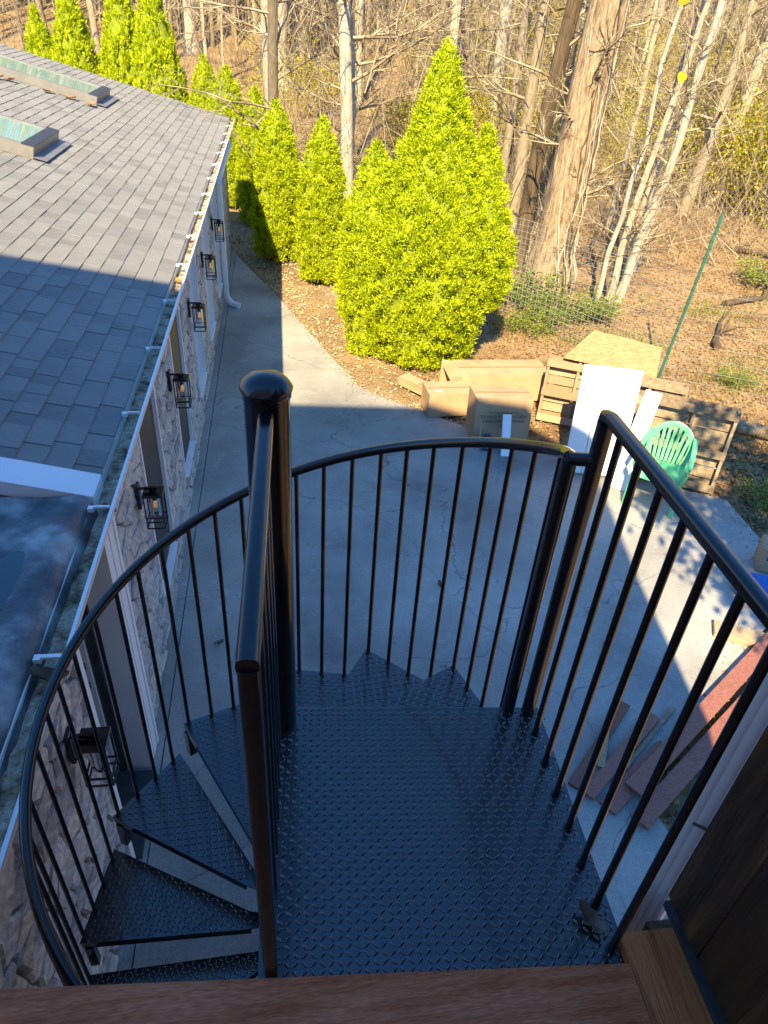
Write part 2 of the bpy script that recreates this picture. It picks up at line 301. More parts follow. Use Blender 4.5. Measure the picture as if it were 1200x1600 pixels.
PATIO = [(-.965,-3),(-.965,16.4),(-.5,14.95),(.01,13.43),(.63,11.34),(1.12,9.75),(1.46,9.33),(1.89,9.04),(2.3,8.62),(3.35,7.85),(4.3,7.12),(5.2,6.66),(5.36,6.55),(5.34,5.5),(5.35,5.0),(4.5,4.35),(2.95,3.1),(2.6,2.75),(2.68,2.4),(2.7,-3)]
mb = MB(); mb.prism(PATIO, G-.12, G); pat = struct('patio', mb, MT['concrete'])
mb = MB(); mb.prism([(XW-.2,-3),(-.974,-3),(-.974,16.45),(-1.19,16.98),(XW-.2,16.98)], G-.12, G-.004); part('slab_strip', mb, MT['concrete'], pat)

# ================================================================ STONE BUILDING
BLD = thing('stone_building', 'low stone-clad building with grey shingle roof and white gutter on the left', 'building', (XW-2.5, 8, G))
YN, YF = -1.2, 16.62                            # near and far end of the wall
ZT = -.42                                       # top of the wall
DOOR = (2.60, 3.34, G, -.62)
WIN = [(4.70+1.89*k, 5.52+1.89*k, -2.46, -.66) for k in range(5)]
OPEN = [DOOR] + WIN
rnd = random.Random(5)
mb = MB(); X0, X1 = XW-.26, XW-.03
ys = [YN] + [e for o in OPEN for e in o[:2]] + [YF]
for i in range(0, len(ys), 2): mb.span((X0,ys[i],G-.1), (X1,ys[i+1],ZT))
for o in OPEN:
    mb.span((X0,o[0],o[3]), (X1,o[1],ZT))
    if o[2] > G: mb.span((X0,o[0],G-.1), (X1,o[1],o[2]))
wall = part('wall', mb, MT['mortar'], BLD)
mb = MB(); mb.span((XW-7, YF-.25, G-.1), (X0-.002, YF, ZT)); part('gable_wall', mb, MT['stone_isl'], BLD)
# stones: cells of an uneven mesh, shrunk to leave joints
def cells():
    pts = []; dy, dz = .26, .135; r = 0; z = G+.04
    while z < ZT+.1:
        y = YN + rnd.random()*dy
        while y < YF:
            pts.append((y + rnd.uniform(-.09,.09), z + rnd.uniform(-.045,.045))); y += dy*rnd.uniform(.6,1.5)
        z += dz; r += 1
    grid = {}
    for i, p in enumerate(pts): grid.setdefault((int(p[0]//.5), int(p[1]//.5)), []).append(i)
    AN = 1.7                                    # stones are wider than high
    out = []
    for i, p in enumerate(pts):
        poly = [(p[0]-.4,p[1]-.25),(p[0]+.4,p[1]-.25),(p[0]+.4,p[1]+.25),(p[0]-.4,p[1]+.25)]
        c = (int(p[0]//.5), int(p[1]//.5)); near = []
        for a in (-1,0,1):
            for b in (-1,0,1): near += grid.get((c[0]+a,c[1]+b), [])
        for j in near:
            if j == i: continue
            q = pts[j]; n = ((q[0]-p[0]), (q[1]-p[1])*AN*AN); mid = ((p[0]+q[0])/2, (p[1]+q[1])/2)
            poly = clip(poly, n, mid)
            if len(poly) < 3: break
        poly = clip(poly, (0,1), (0,ZT-.01)); poly = clip(poly, (0,-1), (0,G+.004)); poly = clip(poly, (1,0), (YF-.004,0))
        for o in OPEN:
            if len(poly) < 3: break
            cy = sum(q[0] for q in poly)/len(poly); cz = sum(q[1] for q in poly)/len(poly)
            if max(q[0] for q in poly) <= o[0] or min(q[0] for q in poly) >= o[1] or max(q[1] for q in poly) <= o[2] or min(q[1] for q in poly) >= o[3]: continue
            d = [(o[0]-cy, (1,0), (o[0]-.004,0)), (cy-o[1], (-1,0), (o[1]+.004,0)), (o[2]-cz, (0,1), (0,o[2]-.004)), (cz-o[3], (0,-1), (0,o[3]+.004))]
            d = max(d, key=lambda t: t[0]); poly = clip(poly, d[1], d[2]) if d[0] > -.03 else []
        if len(poly) >= 3: out.append(poly)
    return out
def clip(poly, n, m):
    out = []
    for i in range(len(poly)):
        a, b = poly[i-1], poly[i]; da = (a[0]-m[0])*n[0]+(a[1]-m[1])*n[1]; db = (b[0]-m[0])*n[0]+(b[1]-m[1])*n[1]
        if (da > 0) != (db > 0): t = da/(da-db); out.append((a[0]+(b[0]-a[0])*t, a[1]+(b[1]-a[1])*t))
        if db <= 0: out.append(b)
    return out
def stone_mesh(mb, poly, cy, cz, off):
    def inset(k): 
        res = []
        for (y, z) in poly:
            dy, dz = y-cy, z-cz; l = max(math.hypot(dy,dz), .01); f = max(.3, 1-k/l); res.append((cy+dy*f, cz+dz*f))
        return res
    j = [rnd.uniform(-.008,.008) for _ in poly]
    r0 = [(XW-.045-off[0], y-off[1], z-off[2]) for y, z in inset(.009)]
    r1 = [(XW-.014+a-off[0], y-off[1], z-off[2]) for (y, z), a in zip(inset(.010), j)]
    r2 = [(XW+.002+a*1.6-off[0], y-off[1], z-off[2]) for (y, z), a in zip(inset(.024), j)]
    n = len(poly)
    mb.add(r0+r1+r2, [(i,(i+1)%n,n+(i+1)%n,n+i) for i in range(n)] + [(n+i,n+(i+1)%n,2*n+(i+1)%n,2*n+i) for i in range(n)] + [tuple(range(2*n,3*n))])
CE = cells(); info = []
for p in CE:
    a = abs(sum(p[i-1][0]*p[i][1]-p[i][0]*p[i-1][1] for i in range(len(p))))/2
    cy = sum(q[0] for q in p)/len(p); cz = sum(q[1] for q in p)/len(p)
    vis = a/(max(.5,cy)**2+(H-cz)**2) if cy > .55 else 0
    info.append((vis, a, cy, cz, p))
info.sort(key=lambda t: -t[0])
rest = MB(); wloc = wpos(BLD)
for k, (vis, a, cy, cz, p) in enumerate(info):
    if a < .0015: continue
    if k < 300:
        m1 = MB(); stone_mesh(m1, p, cy, cz, (XW,cy,cz))
        link('stone', mkmesh('stone', m1.v, m1.f, MT['stone'], 24), wall, Vector((XW,cy,cz))-wloc)
    else: stone_mesh(rest, p, cy, cz, (0,0,0))
part('stone_field', rest, MT['stone_isl'], wall, 24, kind='stuff')

# windows
for k, (a, b, z0, z1) in enumerate(WIN):
    deep = k >= 2
    fr = MB(); t = .035; xo = XW+.012; xi = XW-.20
    fr.span((xi, b-t, z0), (xo, b, z1)); fr.span((xi, a, z0), (xo-.004, a+t, z1)); fr.span((xi+.002, a+t+.001, z1-t), (xo-.002, b-t-.001, z1))
    if deep: fr.span((XW-.09, b-t-.03, z0+.03), (XW-.07, b-t-.001, z1-t))
    win = part('window', fr, MT['white'], BLD, label='dark window with a thin white edge' if not deep else 'white framed window with a deep white reveal')
    sl = MB(); sl.box(((xi+xo)/2+.01, (a+b)/2, z0+.004), (xo-xi+.03, b-a-2*t-.004, .03), Matrix.Rotation(R_(9),3,'Y')); part('sill', sl, MT['white'], win)
    pn = MB(); xp = XW-.15 if deep else XW-.022
    pn.span((xp-.01, a+t+.001, z0+.035), (xp, b-t-.032 if deep else b-t-.001, z1-t-.001)); part('pane' if deep else 'screen', pn, MT['pane'] if deep else MT['screen'], win)
# room behind, seen through door and panes
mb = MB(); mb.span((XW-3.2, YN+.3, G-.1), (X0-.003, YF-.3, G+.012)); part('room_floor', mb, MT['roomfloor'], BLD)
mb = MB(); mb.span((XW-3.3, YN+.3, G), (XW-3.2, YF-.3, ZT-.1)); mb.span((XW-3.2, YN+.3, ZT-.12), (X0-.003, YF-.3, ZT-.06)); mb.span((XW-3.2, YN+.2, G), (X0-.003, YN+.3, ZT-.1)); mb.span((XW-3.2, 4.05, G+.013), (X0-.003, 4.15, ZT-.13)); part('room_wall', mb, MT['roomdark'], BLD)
# door opening: casing, jamb with strike plates, threshold
dr = MB(); dr.span((XW-.20, DOOR[1]-.002, G), (XW+.03, DOOR[1]+.10, DOOR[3])); dr.span((XW-.01, DOOR[1]+.1005, G), (XW+.036, DOOR[1]+.20, DOOR[3])); dr.span((XW+.012, DOOR[1]+.2005, G), (XW+.045, DOOR[1]+.245, DOOR[3]))
dr.span((XW-.20, DOOR[0]-.03, G), (XW+.022, DOOR[0]+.03, DOOR[3])); dr.span((XW-.20, DOOR[0]+.031, DOOR[3]-.06), (XW+.02, DOOR[1]-.003, DOOR[3]))
door = part('door_frame', dr, MT['white'], BLD, label='white casing of the open doorway')
jb = MB(); jb.span((XW-.27, DOOR[1]-.05, G+.02), (XW-.205, DOOR[1]-.004, DOOR[3]-.07)); part('jamb', jb, MT['white'], door)
ws = MB(); ws.span((XW-.195, DOOR[1]-.03, G+.02), (XW-.14, DOOR[1]-.004, DOOR[3]-.07)); part('weather_strip', ws, MT['flash'], door)
for z in (-1.95, -1.77):
    sp = MB(); sp.span((XW-.255, DOOR[1]-.053, z), (XW-.225, DOOR[1]-.0505, z+.06)); part('strike_plate', sp, MT['greymetal'], door)
th = MB(); th.span((XW-.25, DOOR[0]+.032, G+.013), (XW+.06, DOOR[1]-.052, G+.045)); part('threshold', th, MT['flash'], door)
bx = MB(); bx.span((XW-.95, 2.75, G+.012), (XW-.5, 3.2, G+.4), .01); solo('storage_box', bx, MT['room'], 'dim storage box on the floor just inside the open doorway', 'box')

# roof: z = -.33 + .25*(xe - x)
XE, ZE, SL = -1.0, -.335, .25
YR0, YR1 = 3.33, 17.35
mb = MB(); XR = -6.2
zr = lambda x: ZE + SL*(XE-x)
mb.add([(XE,YR0,ZE-.02),(XE,YR1,ZE-.02),(XR,YR1,zr(XR)-.02),(XR,YR0,zr(XR)-.02),(XE,YR0,ZE-.06),(XE,YR1,ZE-.06),(XR,YR1,zr(XR)-.06),(XR,YR0,zr(XR)-.06),],
       [(0,1,2,3),(7,6,5,4),(0,4,5,1),(1,5,6,2),(2,6,7,3),(3,7,4,0)])
roof = part('roof', mb, MT['flashing'], BLD)
mb = MB(); mb.add([(XR,YR0,zr(XR)-.02),(XR,YR1,zr(XR)-.02),(XR-5.2,YR1,-.4),(XR-5.2,YR0,-.4)], [(0,1,2,3)]); mb.span((XR-5.1,YR0+.2,G),(XR-5.0,YF,-.42)); part('far_slope', mb, MT['shingle_isl'], BLD)
SKY = [(-2.78,-4.62,9.42,10.62), (-2.95,-4.79,13.98,15.18)]
EXP = .144; th_ = math.atan(SL); cs, sn = math.cos(th_), math.sin(th_)
wv = [(0,0,0),(EXP+.03,0,0),(EXP+.03,1,0),(0,1,0),(0,0,.012),(EXP+.03,0,.003),(EXP+.03,1,.003),(0,1,.012)]   # butt at u=0
wf = [(0,3,2,1),(4,5,6,7),(0,1,5,4),(1,2,6,5),(2,3,7,6),(3,0,4,7)]
shm = bpy.data.meshes.new('shingle'); shm.from_pydata(wv, [], wf); shm.materials.append(MT['shingle'])
TH = []
c = 0; ti = 0
while True:
    u = -.018 + c*EXP; x = XE - u*cs
    if x < XR+.15: break
    y = YR0 - rnd.random()*.3
    while y < YR1:
        wdt = rnd.choice((.13,.17,.2,.25,.3))*rnd.uniform(.9,1.1); y0 = max(y, YR0); y1 = min(y+wdt, YR1); y += wdt
        if y1-y0 < .03: continue
        if any(s[1]-.02 < x-.07 < s[0]+.02 and y1 > s[2]-.02 and y0 < s[3]+.02 for s in SKY): 
            for s in SKY:
                if s[1]-.02 < x-.07 < s[0]+.02:
                    if y0 < s[2]-.02 < y1: y1 = s[2]-.02
                    elif y0 < s[3]+.02 < y1: y0 = s[3]+.02
            if y1-y0 < .03 or any(s[1]-.02 < x-.07 < s[0]+.02 and y1 > s[2] and y0 < s[3] for s in SKY): continue
        lift = (0,.004)[ti%2]*rnd.uniform(.4,1) + rnd.random()*.0015; ti += 1
        TH.append((x, y0, y1, zr(x)-.018+lift))
    c += 1
rot = Matrix(((-cs,0,sn),(0,1,0),(sn,0,cs)))     # local u runs up the slope (towards -x)
vis = lambda t: (t[2]-t[1])/((t[1]**2 + t[0]**2 + 3)**1.1) if (t[0]/(H-t[3]) > -1.6*t[1]/(H-t[3]) + -.0) else 0
def inview(t):
    p = M.inverted() @ Vector((t[0], (t[1]+t[2])/2, t[3])); return p.z < 0 and abs(p.x/-p.z) < 600/1109+.03 and abs(p.y/-p.z) < 800/1109
TH.sort(key=lambda t: -((t[2]-t[1])/((t[1]+t[2])**2/4 + t[0]**2 + (H-t[3])**2)) if inview(t) else 0)
far = MB()
for k, (x, y0, y1, z) in enumerate(TH):
    if k < 300:
        o = link('shingle', shm, roof, Vector((x,y0+.0025,z))-wloc); o.scale = (1,y1-y0-.005,1)
        o.rotation_euler = rot.to_euler() if rot.determinant() > 0 else (0,0,0)
        if rot.determinant() < 0: o.matrix_local = Matrix.Translation(Vector((x,y0+.0025,z))-wloc) @ rot.to_4x4() @ Matrix.Diagonal((1,y1-y0-.005,1,1))
    else:
        far.add([rot @ Vector((a, b*(y1-y0-.005), cc)) + Vector((x,y0+.0025,z)) for a, b, cc in wv], wf)
part('shingle_field', far, MT['shingle_isl'], roof, kind='stuff')
# drip edge and rake
mb = MB(); mb.span((XE+.0, YR0, ZE-.15), (XE+.012, YR1, ZE-.03)); mb.span((XW-.02,YR0,-.52),(XE-.002,YR1,-.49)); part('fascia', mb, MT['gutterin'], BLD)
mb = MB()
for (ya, yb, dz, hh) in ((YR0-.21, YR0-.001, .016, .085), (YR0-.02, YR0-.003, -.07, .03)):
    q = []
    for x in (XE+.03, XR):
        zz = zr(x)+dz; q += [(x,ya,zz),(x,yb,zz),(x,yb,zz-hh),(x,ya,zz-hh)]
    mb.add(q, [(0,1,2,3),(7,6,5,4),(0,4,5,1),(1,5,6,2),(2,6,7,3),(3,7,4,0)])
part('rake_trim', mb, MT['white'], BLD)
mb = MB(); q = []
for x in (XE-.0, XR):
    zz = zr(x)-.070; q += [(x,YR0-.15,zz),(x,YR0-.03,zz),(x,YR0-.03,-.56),(x,YR0-.15,-.56)]
mb.add(q, [(0,1,2,3),(7,6,5,4),(0,4,5,1),(1,5,6,2),(2,6,7,3),(3,7,4,0)]); part('step_wall', mb, MT['stone_isl'], BLD)
# skylights
for k, (xa, xb, ya, yb) in enumerate(SKY):
    sk = thing('skylight', ('nearer' if k == 0 else 'farther') + ' of the two roof skylights with pale green glass and grey frame', 'skylight', ((xa+xb)/2,(ya+yb)/2,zr((xa+xb)/2)), group='roof skylights')
    def P(x, y, h): return Vector((x + sn*h, y, zr(x) + cs*h))
    def bar(mbx, x0, x1, y0, y1, h0, h1):
        mbx.add([P(x0,y0,h0),P(x1,y0,h0),P(x1,y1,h0),P(x0,y1,h0),P(x0,y0,h1),P(x1,y0,h1),P(x1,y1,h1),P(x0,y1,h1)], wf)
    f = MB(); bar(f, xb, xa, ya, ya+.07, -.01, .125); bar(f, xb, xa, yb-.07, yb, -.01, .125); bar(f, xa-.10, xa, ya+.0701, yb-.0701, -.01, .12); bar(f, xb, xb+.08, ya+.0701, yb-.0701, -.01, .12)
    part('frame', f, MT['skyframe'], sk)
    g = MB(); bar(g, xb+.081, xa-.101, ya+.071, yb-.071, .095, .11); part('pane', g, MT['skypane'], sk)
    b = MB(); bar(b, xb+.081, xa-.101, ya+.071, yb-.071, -.005, .0); part('shaft', b, MT['panel'], sk)
    fl = MB(); bar(fl, xa+.001, xa+.15, ya-.03, yb+.03, .016, .019); part('flashing', fl, MT['flashing'], sk)
    c2 = MB(); bar(c2, xa-.13, xa+.006, ya-.006, yb+.006, .1255, .135); part('sash_cap', c2, MT['flash'], sk)
# membrane roof
nx, ny = 34, 60; V = []; F = []
for j in range(ny+1):
    y = -1.0 + (3.105+1.0)*j/ny
    for i in range(nx+1):
        s = i/nx
        if s > .78: a = (s-.78)/.22; x = -1.07 + .108*math.sin(a*math.pi/2)+.006*math.sin(y*2.3)*a; z = -.305 - .128*(1-math.cos(a*math.pi/2))
        else: x = -3.4 + (2.33)*s/.78; z = -.305
        wr = .010*math.sin(y*5+x*3) + .007*math.sin(x*11+1.7*y) + .006*math.sin(y*17-4*x)
        d = math.hypot((x+1.215)/.2, (y-2.42)/.45); z += wr*min(1,max(.12,d-.6)) - .02*math.exp(-d*d*1.2)
        V.append((x,y,z + .010*math.exp(-((x+1.10)/.05)**2)*min(1,max(0,(3.1-y)/.2))))
for j in range(ny):
    for i in range(nx): F.append((j*(nx+1)+i, j*(nx+1)+i+1, (j+1)*(nx+1)+i+1, (j+1)*(nx+1)+i))
mb = MB(); mb.v = V; mb.f = F; part('membrane_roof', mb, MT['membrane'], BLD, 80)
pd = MB(); ring = []
for i in range(40):
    a = 2*math.pi*i/40; r = 1+.22*math.sin(2*a+.5)+.14*math.sin(3*a+1)+.06*math.sin(5*a)
    ring.append((-1.205+.13*r*math.cos(a), 2.42+.30*r*math.sin(a), -.3165))
pd.add(ring, [tuple(range(40))])
o = solo('puddle', pd, MT['puddle'], 'dark puddle of rain water on the flat membrane roof', 'puddle')
# gutter: trough with rolled lip
XL = -.858
gp = [(XE+.013,-.365),(XE+.013,-.445),(XL-.035,-.445),(XL-.012,-.40),(XL,-.34),(XL+.006,-.333),(XL-.012,-.329),(XL-.016,-.342),(XL-.018,-.395),(XL-.04,-.438),(XE+.02,-.438),(XE+.02,-.365)]
mb = MB(); mb.loft([[(a,y,b) for a,b in gp] for y in (-1.1, 17.25)], True, True); gut = part('gutter', mb, MT['gutterin'], BLD)
mb = MB(); mb.span((XL-.010,-1.09,-.3285),(XL+.005,17.24,-.325)); part('lip', mb, MT['white'], gut)
dn = 420; V = []; F = []
for j in range(dn+1):
    y = -1.05 + 18.2*j/dn
    for i in range(5):
        x = XE+.0215 + (XL-.045-XE-.0215)*i/4; V.append((x,y,-.436 + (.010+.012*rnd.random() + .016*max(0,math.sin(y*1.7)+math.sin(y*.63+1))*rnd.random())))
for j in range(dn):
    for i in range(4): F.append((j*5+i, j*5+i+1, (j+1)*5+i+1, (j+1)*5+i))
mb = MB(); mb.v = V; mb.f = F; part('gutter_dirt', mb, MT['debris'], gut, kind='stuff')
for y in [1.0*i+.02 for i in range(0,17)]:
    st = MB(); st.span((XE+.021,y,-.352),(XE+.05,y+.03,-.331)); st.span((XE+.0505,y+.004,-.335),(XL-.017,y+.026,-.3275)); st.span((XE+.0505,y+.001,-.3274),(XL-.017,y+.0035,-.320)); part('strap', st, MT['white'], gut)
def leafmesh(name, m, L=.09, curl=.35, wide=.5, seed=0):
    r = random.Random(seed); V = []; F = []; n = 7
    for i in range(n):
        t = i/(n-1); wd = wide*L*.5*math.sin(math.pi*min(1,t*.92+.04))**.8*(1+.25*((i%2)*2-1))
        for s in (-1,0,1): V.append((s*wd, (t-.5)*L, curl*L*(abs(s)*.35 + (t-.4)**2*1.1) + r.uniform(-.004,.004)))
    for i in range(n-1):
        for s in (0,1): F.append((i*3+s, i*3+s+1, (i+1)*3+s+1, (i+1)*3+s))
    return mkmesh(name, V, F, m, 60)
LM = [leafmesh('leaf', MT['oleaf'], .09, .35, .6, 1), leafmesh('leaf', MT['bleaf'], .085, .6, .5, 2), leafmesh('leaf', MT['oleaf'], .13, .3, .75, 3)]
def leaf(me, loc, rz, label, sc=1, tilt=0, group='fallen leaves'):
    o = link('dry_leaf', me, None, loc); o.rotation_euler = (tilt,0,rz); o.scale = (sc,)*3; return tag(o, label, 'leaf', group)
leaf(LM[0], (-.93,6.72,-.40), .6, 'orange dead leaf in the sunlit gutter at the edge of the roof shadow', 1.3)
leaf(LM[1], (-.93,1.98,-.40), 1.9, 'curled brown leaf in the gutter beside the flat roof', 1.7, .4)
leaf(LM[1], (-.90,3.1,-.40), 1.2, 'dark curled leaf in the gutter below the white roof trim', .9, .3)
leaf(LM[1], (.705,.745,.006), .5, 'curled brown leaf lying on the steel landing near the railing', 1.0, .1)
for i, (x, y) in enumerate([(-2.98,13.72),(-3.3,13.8),(-3.62,13.75),(-4.15,13.7),(-4.3,13.6)]):
    leaf(LM[2], (x,y,zr(x)+.015), i*1.3, 'orange dead leaf beside the farther skylight, %s from the roof eave' % ordinal(i+1), 1.5)
for i, (x, y, w_) in enumerate([(-.72,3.55,'between the open doorway and the stairs'),(-.62,4.55,'on the patio in front of the first dark window'),(.0,4.2,'on the patio beyond the stair treads'),(1.5,5.2,'on the shaded patio left of the white board'),(2.9,4.3,'on the shaded patio near the sunlit strip'),(3.35,7.05,'on the patio in front of the white panel')]):
    leaf(LM[i%2], (x,y,G+.012), i*2.1, ('orange' if i%2 == 0 else 'brown') + ' dead leaf ' + w_, 1.1)
# downspout of the gutter
mb = MB(); sq = [(-1,-1),(-.7,-1.1),(.7,-1.1),(1,-1),(1.1,-.7),(1.1,.7),(1,1),(.7,1.1),(-.7,1.1),(-1,1),(-1.1,.7),(-1.1,-.7)]
mb.tube([(-.89,14.9,-.44),(-.89,14.85,-.52),(-.985,13.25,-.74),(-.985,13.15,-.86)], .04, prof=sq); mb.tube([(-.985,13.15,-.84),(-.985,13.15,-2.70)], .04, prof=sq); mb.tube([(-.985,13.15,-2.69),(-.97,13.15,-2.78),(-.90,13.1,-2.85),(-.76,13.0,-2.87)], .041, prof=sq, up0=(0,1,0)); part('downspout', mb, MT['white'], BLD, 40)

# lanterns
def lantern(y, label):
    L = thing('wall_lantern', label, 'lamp', (XW, y, -1.36), group='wall lanterns along the stone building')
    k = 'black'
    p = MB(); p.box((.022,0,.20),(.024,.075,.20),None,.004); part('back_plate', p, MT[k], L, local=True)
    p = MB(); p.box((.085,0,.262),(.15,.016,.016)); p.tube([(.125,0,.254),(.125,0,.236)], .026, 12); part('arm', p, MT[k], L, local=True)
    p = MB(); w2 = .062; cx = .125
    for a in (-1,1):
        for b in (-1,1): p.box((cx+a*w2, b*w2, .085), (.009,.009,.27))
    for z in (-.05, .005):
        for a in (-1,1): p.box((cx+a*w2,0,z),(.0088,2*w2-.0095,.009)); p.box((cx,a*w2,z),(2*w2-.0095,.0088,.009))
    part('cage', p, MT[k], L, local=True)
    p = MB(); p.box((cx,0,.226),(.14,.14,.018),None,.003); part('cap', p, MT[k], L, local=True)
    p = MB(); p.lathe((cx,0,0), [(.018,.215),(.018,.165)], 12); part('socket', p, MT[k], L, local=True)
    p = MB(); n=16; p.loft([[(cx+.04*math.cos(2*math.pi*i/n), .04*math.sin(2*math.pi*i/n), z) for i in range(n)] for z in (.21,.02)], True, False); part('glass', p, MT['lampglass'], L, 60, local=True)
    p = MB(); p.lathe((cx,0,0), [(.012,.164),(.02,.14),(.03,.10),(.02,.072),(.004,.066)], 14); bl = part('bulb', p, MT['lampglass'], L, 60, local=True)
    p = MB()
    for a in range(4): p.beam((cx+.006*math.cos(a*1.57), .006*math.sin(a*1.57), .15), (cx+.014*math.cos(a*1.57+.5), .014*math.sin(a*1.57+.5), .088), .0022, .0022)
    part('filament', p, MT['filament'], bl, local=True)
where = ['nearest lantern, between the open doorway and the stair handrail','second lantern along the wall, before the first dark window','third lantern along the wall, between the two dark windows','fourth lantern along the wall, beyond the second dark window','fifth lantern along the wall from the doorway','farthest lantern, next to the white downspout']
for y, t in zip((2.25,4.35,6.24,8.14,10.01,11.89), where): lantern(y, 'black cage wall lamp, ' + t)

# ================================================================ SPIRAL STAIRCASE
PX, PY = -.036, 1.405
ST = thing('spiral_staircase', 'black steel spiral staircase with diamond plate landing and curved railing', 'staircase', (PX,PY,G))
mb = MB(); mb.lathe((PX,PY,0), [(.0505,G),(.0505,1.115)], 32); part('center_pole', mb, MT['black'], ST, 40)
mb = MB(); mb.lathe((PX,PY,0), [(.051,1.090),(.0535,1.091),(.054,1.104),(.057,1.107),(.0575,1.111),(.055,1.116),(.048,1.126),(.037,1.135),(.02,1.141),(.003,1.143)], 32); part('pole_cap', mb, MT['black'], ST, 50)
mb = MB(); mb.lathe((PX,PY,0), [(.12,G+.001),(.12,G+.012),(.05,G+.013)], 24); part('base_flange', mb, MT['black'], ST, 40)
def lugs(poly, z, ang, pitch=.0205, name='tread_pattern', parent=None):
    ca, sa = math.cos(ang), math.sin(ang); V = []; F = []
    xs = [p[0] for p in poly]; ys_ = [p[1] for p in poly]; cx, cy = sum(xs)/len(xs), sum(ys_)/len(ys_); R = max(math.hypot(p[0]-cx,p[1]-cy) for p in poly)
    def inside(x, y):
        s = None
        for i in range(len(poly)):
            a, b = poly[i-1], poly[i]; ex, ey = b[0]-a[0], b[1]-a[1]; l = math.hypot(ex,ey) or 1e-6; c = ((x-a[0])*ey-(y-a[1])*ex)/l
            if s is None: s = 1 if c > 0 else -1
            if c*s < .007: return False
        return True
    n = int(R/pitch)+2; h = .0028; Lh, Wh = .0112, .0034
    for i in range(-n, n+1):
        for j in range(-n, n+1):
            u, v = i*pitch, j*pitch*.9; x, y = cx+u*ca-v*sa, cy+u*sa+v*ca
            if math.hypot(x-PX,y-PY) < .06 or not inside(x,y): continue
            o = math.pi/4 if (i+j) % 2 else -math.pi/4; o += ang; co, so = math.cos(o), math.sin(o)
            k = len(V)
            for (a, b, c) in ((-1,0,0),(-.45,-1,0),(.45,-1,0),(1,0,0),(.45,1,0),(-.45,1,0)): V.append((x+a*Lh*co-b*Wh*so, y+a*Lh*so+b*Wh*co, z))
            for (a, b) in ((-.55,-.3),(.55,-.3),(.55,.3),(-.55,.3)): V.append((x+a*Lh*co-b*Wh*so, y+a*Lh*so+b*Wh*co, z+h))
            F += [(k+6,k+7,k+8,k+9),(k+1,k+2,k+7,k+6),(k+4,k+5,k+9,k+8),(k,k+1,k+6),(k,k+6,k+9),(k,k+9,k+5),(k+3,k+7,k+2),(k+3,k+8,k+7),(k+3,k+4,k+8)]
    m1 = MB(); m1.v = V; m1.f = F
    return part(name, m1, MT['plate'], parent, 50, kind='stuff')
LAND = [(-.085,1.462),(-.09,.62),(.772,.575),(.776,1.388)]
mb = MB(); mb.prism(LAND, -.007, 0); ld_ = part('landing', mb, MT['plate'], ST)
lugs(LAND, .0, R_(-4), parent=ld_)
mb = MB(); 
for a, b in zip(LAND, LAND[1:]+LAND[:1]):
    a, b = Vector((*a,-.035)), Vector((*b,-.035)); c = Vector((.345,1.0,-.035)); a2 = a+(c-a)*.03; b2 = b+(c-b)*.03; mb.beam(a2, b2, .006, .054)
part('landing_frame', mb, MT['black'], ST)
mb = MB(); mb.beam((-.085,1.4625,-.0035),(.776,1.3885,-.0035),.0022,.0072); part('edge_highlight', mb, MT['edgeglint'], ST)  # pale rubbed-steel strip that paints the highlight on the far edge
# treads
RISE, STEP, RO = .180, 30.3, .785
zt = lambda k: -.092 - RISE*k
th_end = lambda k: 32.6 + STEP*(k-1)
pol = lambda r, a: (PX + r*math.cos(R_(a)), PY + r*math.sin(R_(a)))
NT = 15
zrail = lambda a: .93 - .1835/30.6*(a+1)
for k in range(1, NT+1):
    a1 = th_end(k); a0 = a1-27.6; z = zt(k)
    quad = [pol(RO,a0), pol(RO,a1), pol(.15,a1+21.5), pol(.15,a0+22.3)]
    poly = [pol(RO,a0), pol(RO,a1), pol(.15,a1+21.5), pol(.060,a1+62), pol(.056,a0+45), pol(.15,a0+22.3)]
    mb = MB(); mb.prism(poly, z-.006, z); tr = part('tread', mb, MT['plate'], ST)
    lugs(quad, z, R_(a1-14), parent=tr)
    nb = MB(); c = Vector(((quad[0][0]+quad[1][0])/2*.6+PX*.4, (quad[0][1]+quad[1][1])/2*.6+PY*.4, 0))
    for (p, q) in ((quad[2],quad[1]),(quad[1],quad[0]),(quad[0],quad[3])):
        A = Vector((*p,0)); B = Vector((*q,0)); A = A+(c-A)*.02; B = B+(c-B)*.02
        nb.beam((A.x,A.y,z-.0225),(B.x,B.y,z-.0225), .006, .032)
    part('nosing', nb, MT['black'], tr)
    sl = MB(); sl.lathe((PX,PY,0), [(.057,z-.11),(.057,z-.007)], 20); part('collar', sl, MT['black'], tr, 40)
    if k < NT:
        x, y = pol(RO-.03, a1-.6); br = MB(); br.box((x,y,z-.0375-(RISE-.039)/2),(.032,.032,RISE-.0395), Matrix.Rotation(R_(a1),3,'Z')); part('riser_post', br, MT['black'], tr)
    for j in range(4):
        a = a1-1.3-7.57*j; x, y = pol(RO*math.cos(R_(13.8))/math.cos(R_(a-(a0+a1)/2))-.013, a); zt_ = zrail(a)-.012
        bb = MB(); bb.tube([(x,y,z-.03),(x,y,zt_)], .0082, 8); part('baluster', bb, MT['black'], ST, 50)
        ft = MB(); ft.tube([(x,y,z+.0005),(x,y,z+.0035),(x,y,z+.008)], [.0125,.0115,.009], 8); part('weld', ft, MT['black'], ST, 50)
RH = RO*math.cos(R_(13.8))/math.cos(R_(8)) - .013
aend = th_end(NT)
pts = [(*pol(RH-.042*max(0,1-(a+1)/13)**2, a), zrail(a)) for a in np.arange(-1, aend+.1, 3)]
mb = MB(); mb.tube(pts, .0175, 10); part('handrail', mb, MT['black'], ST, 60)
sqp = []
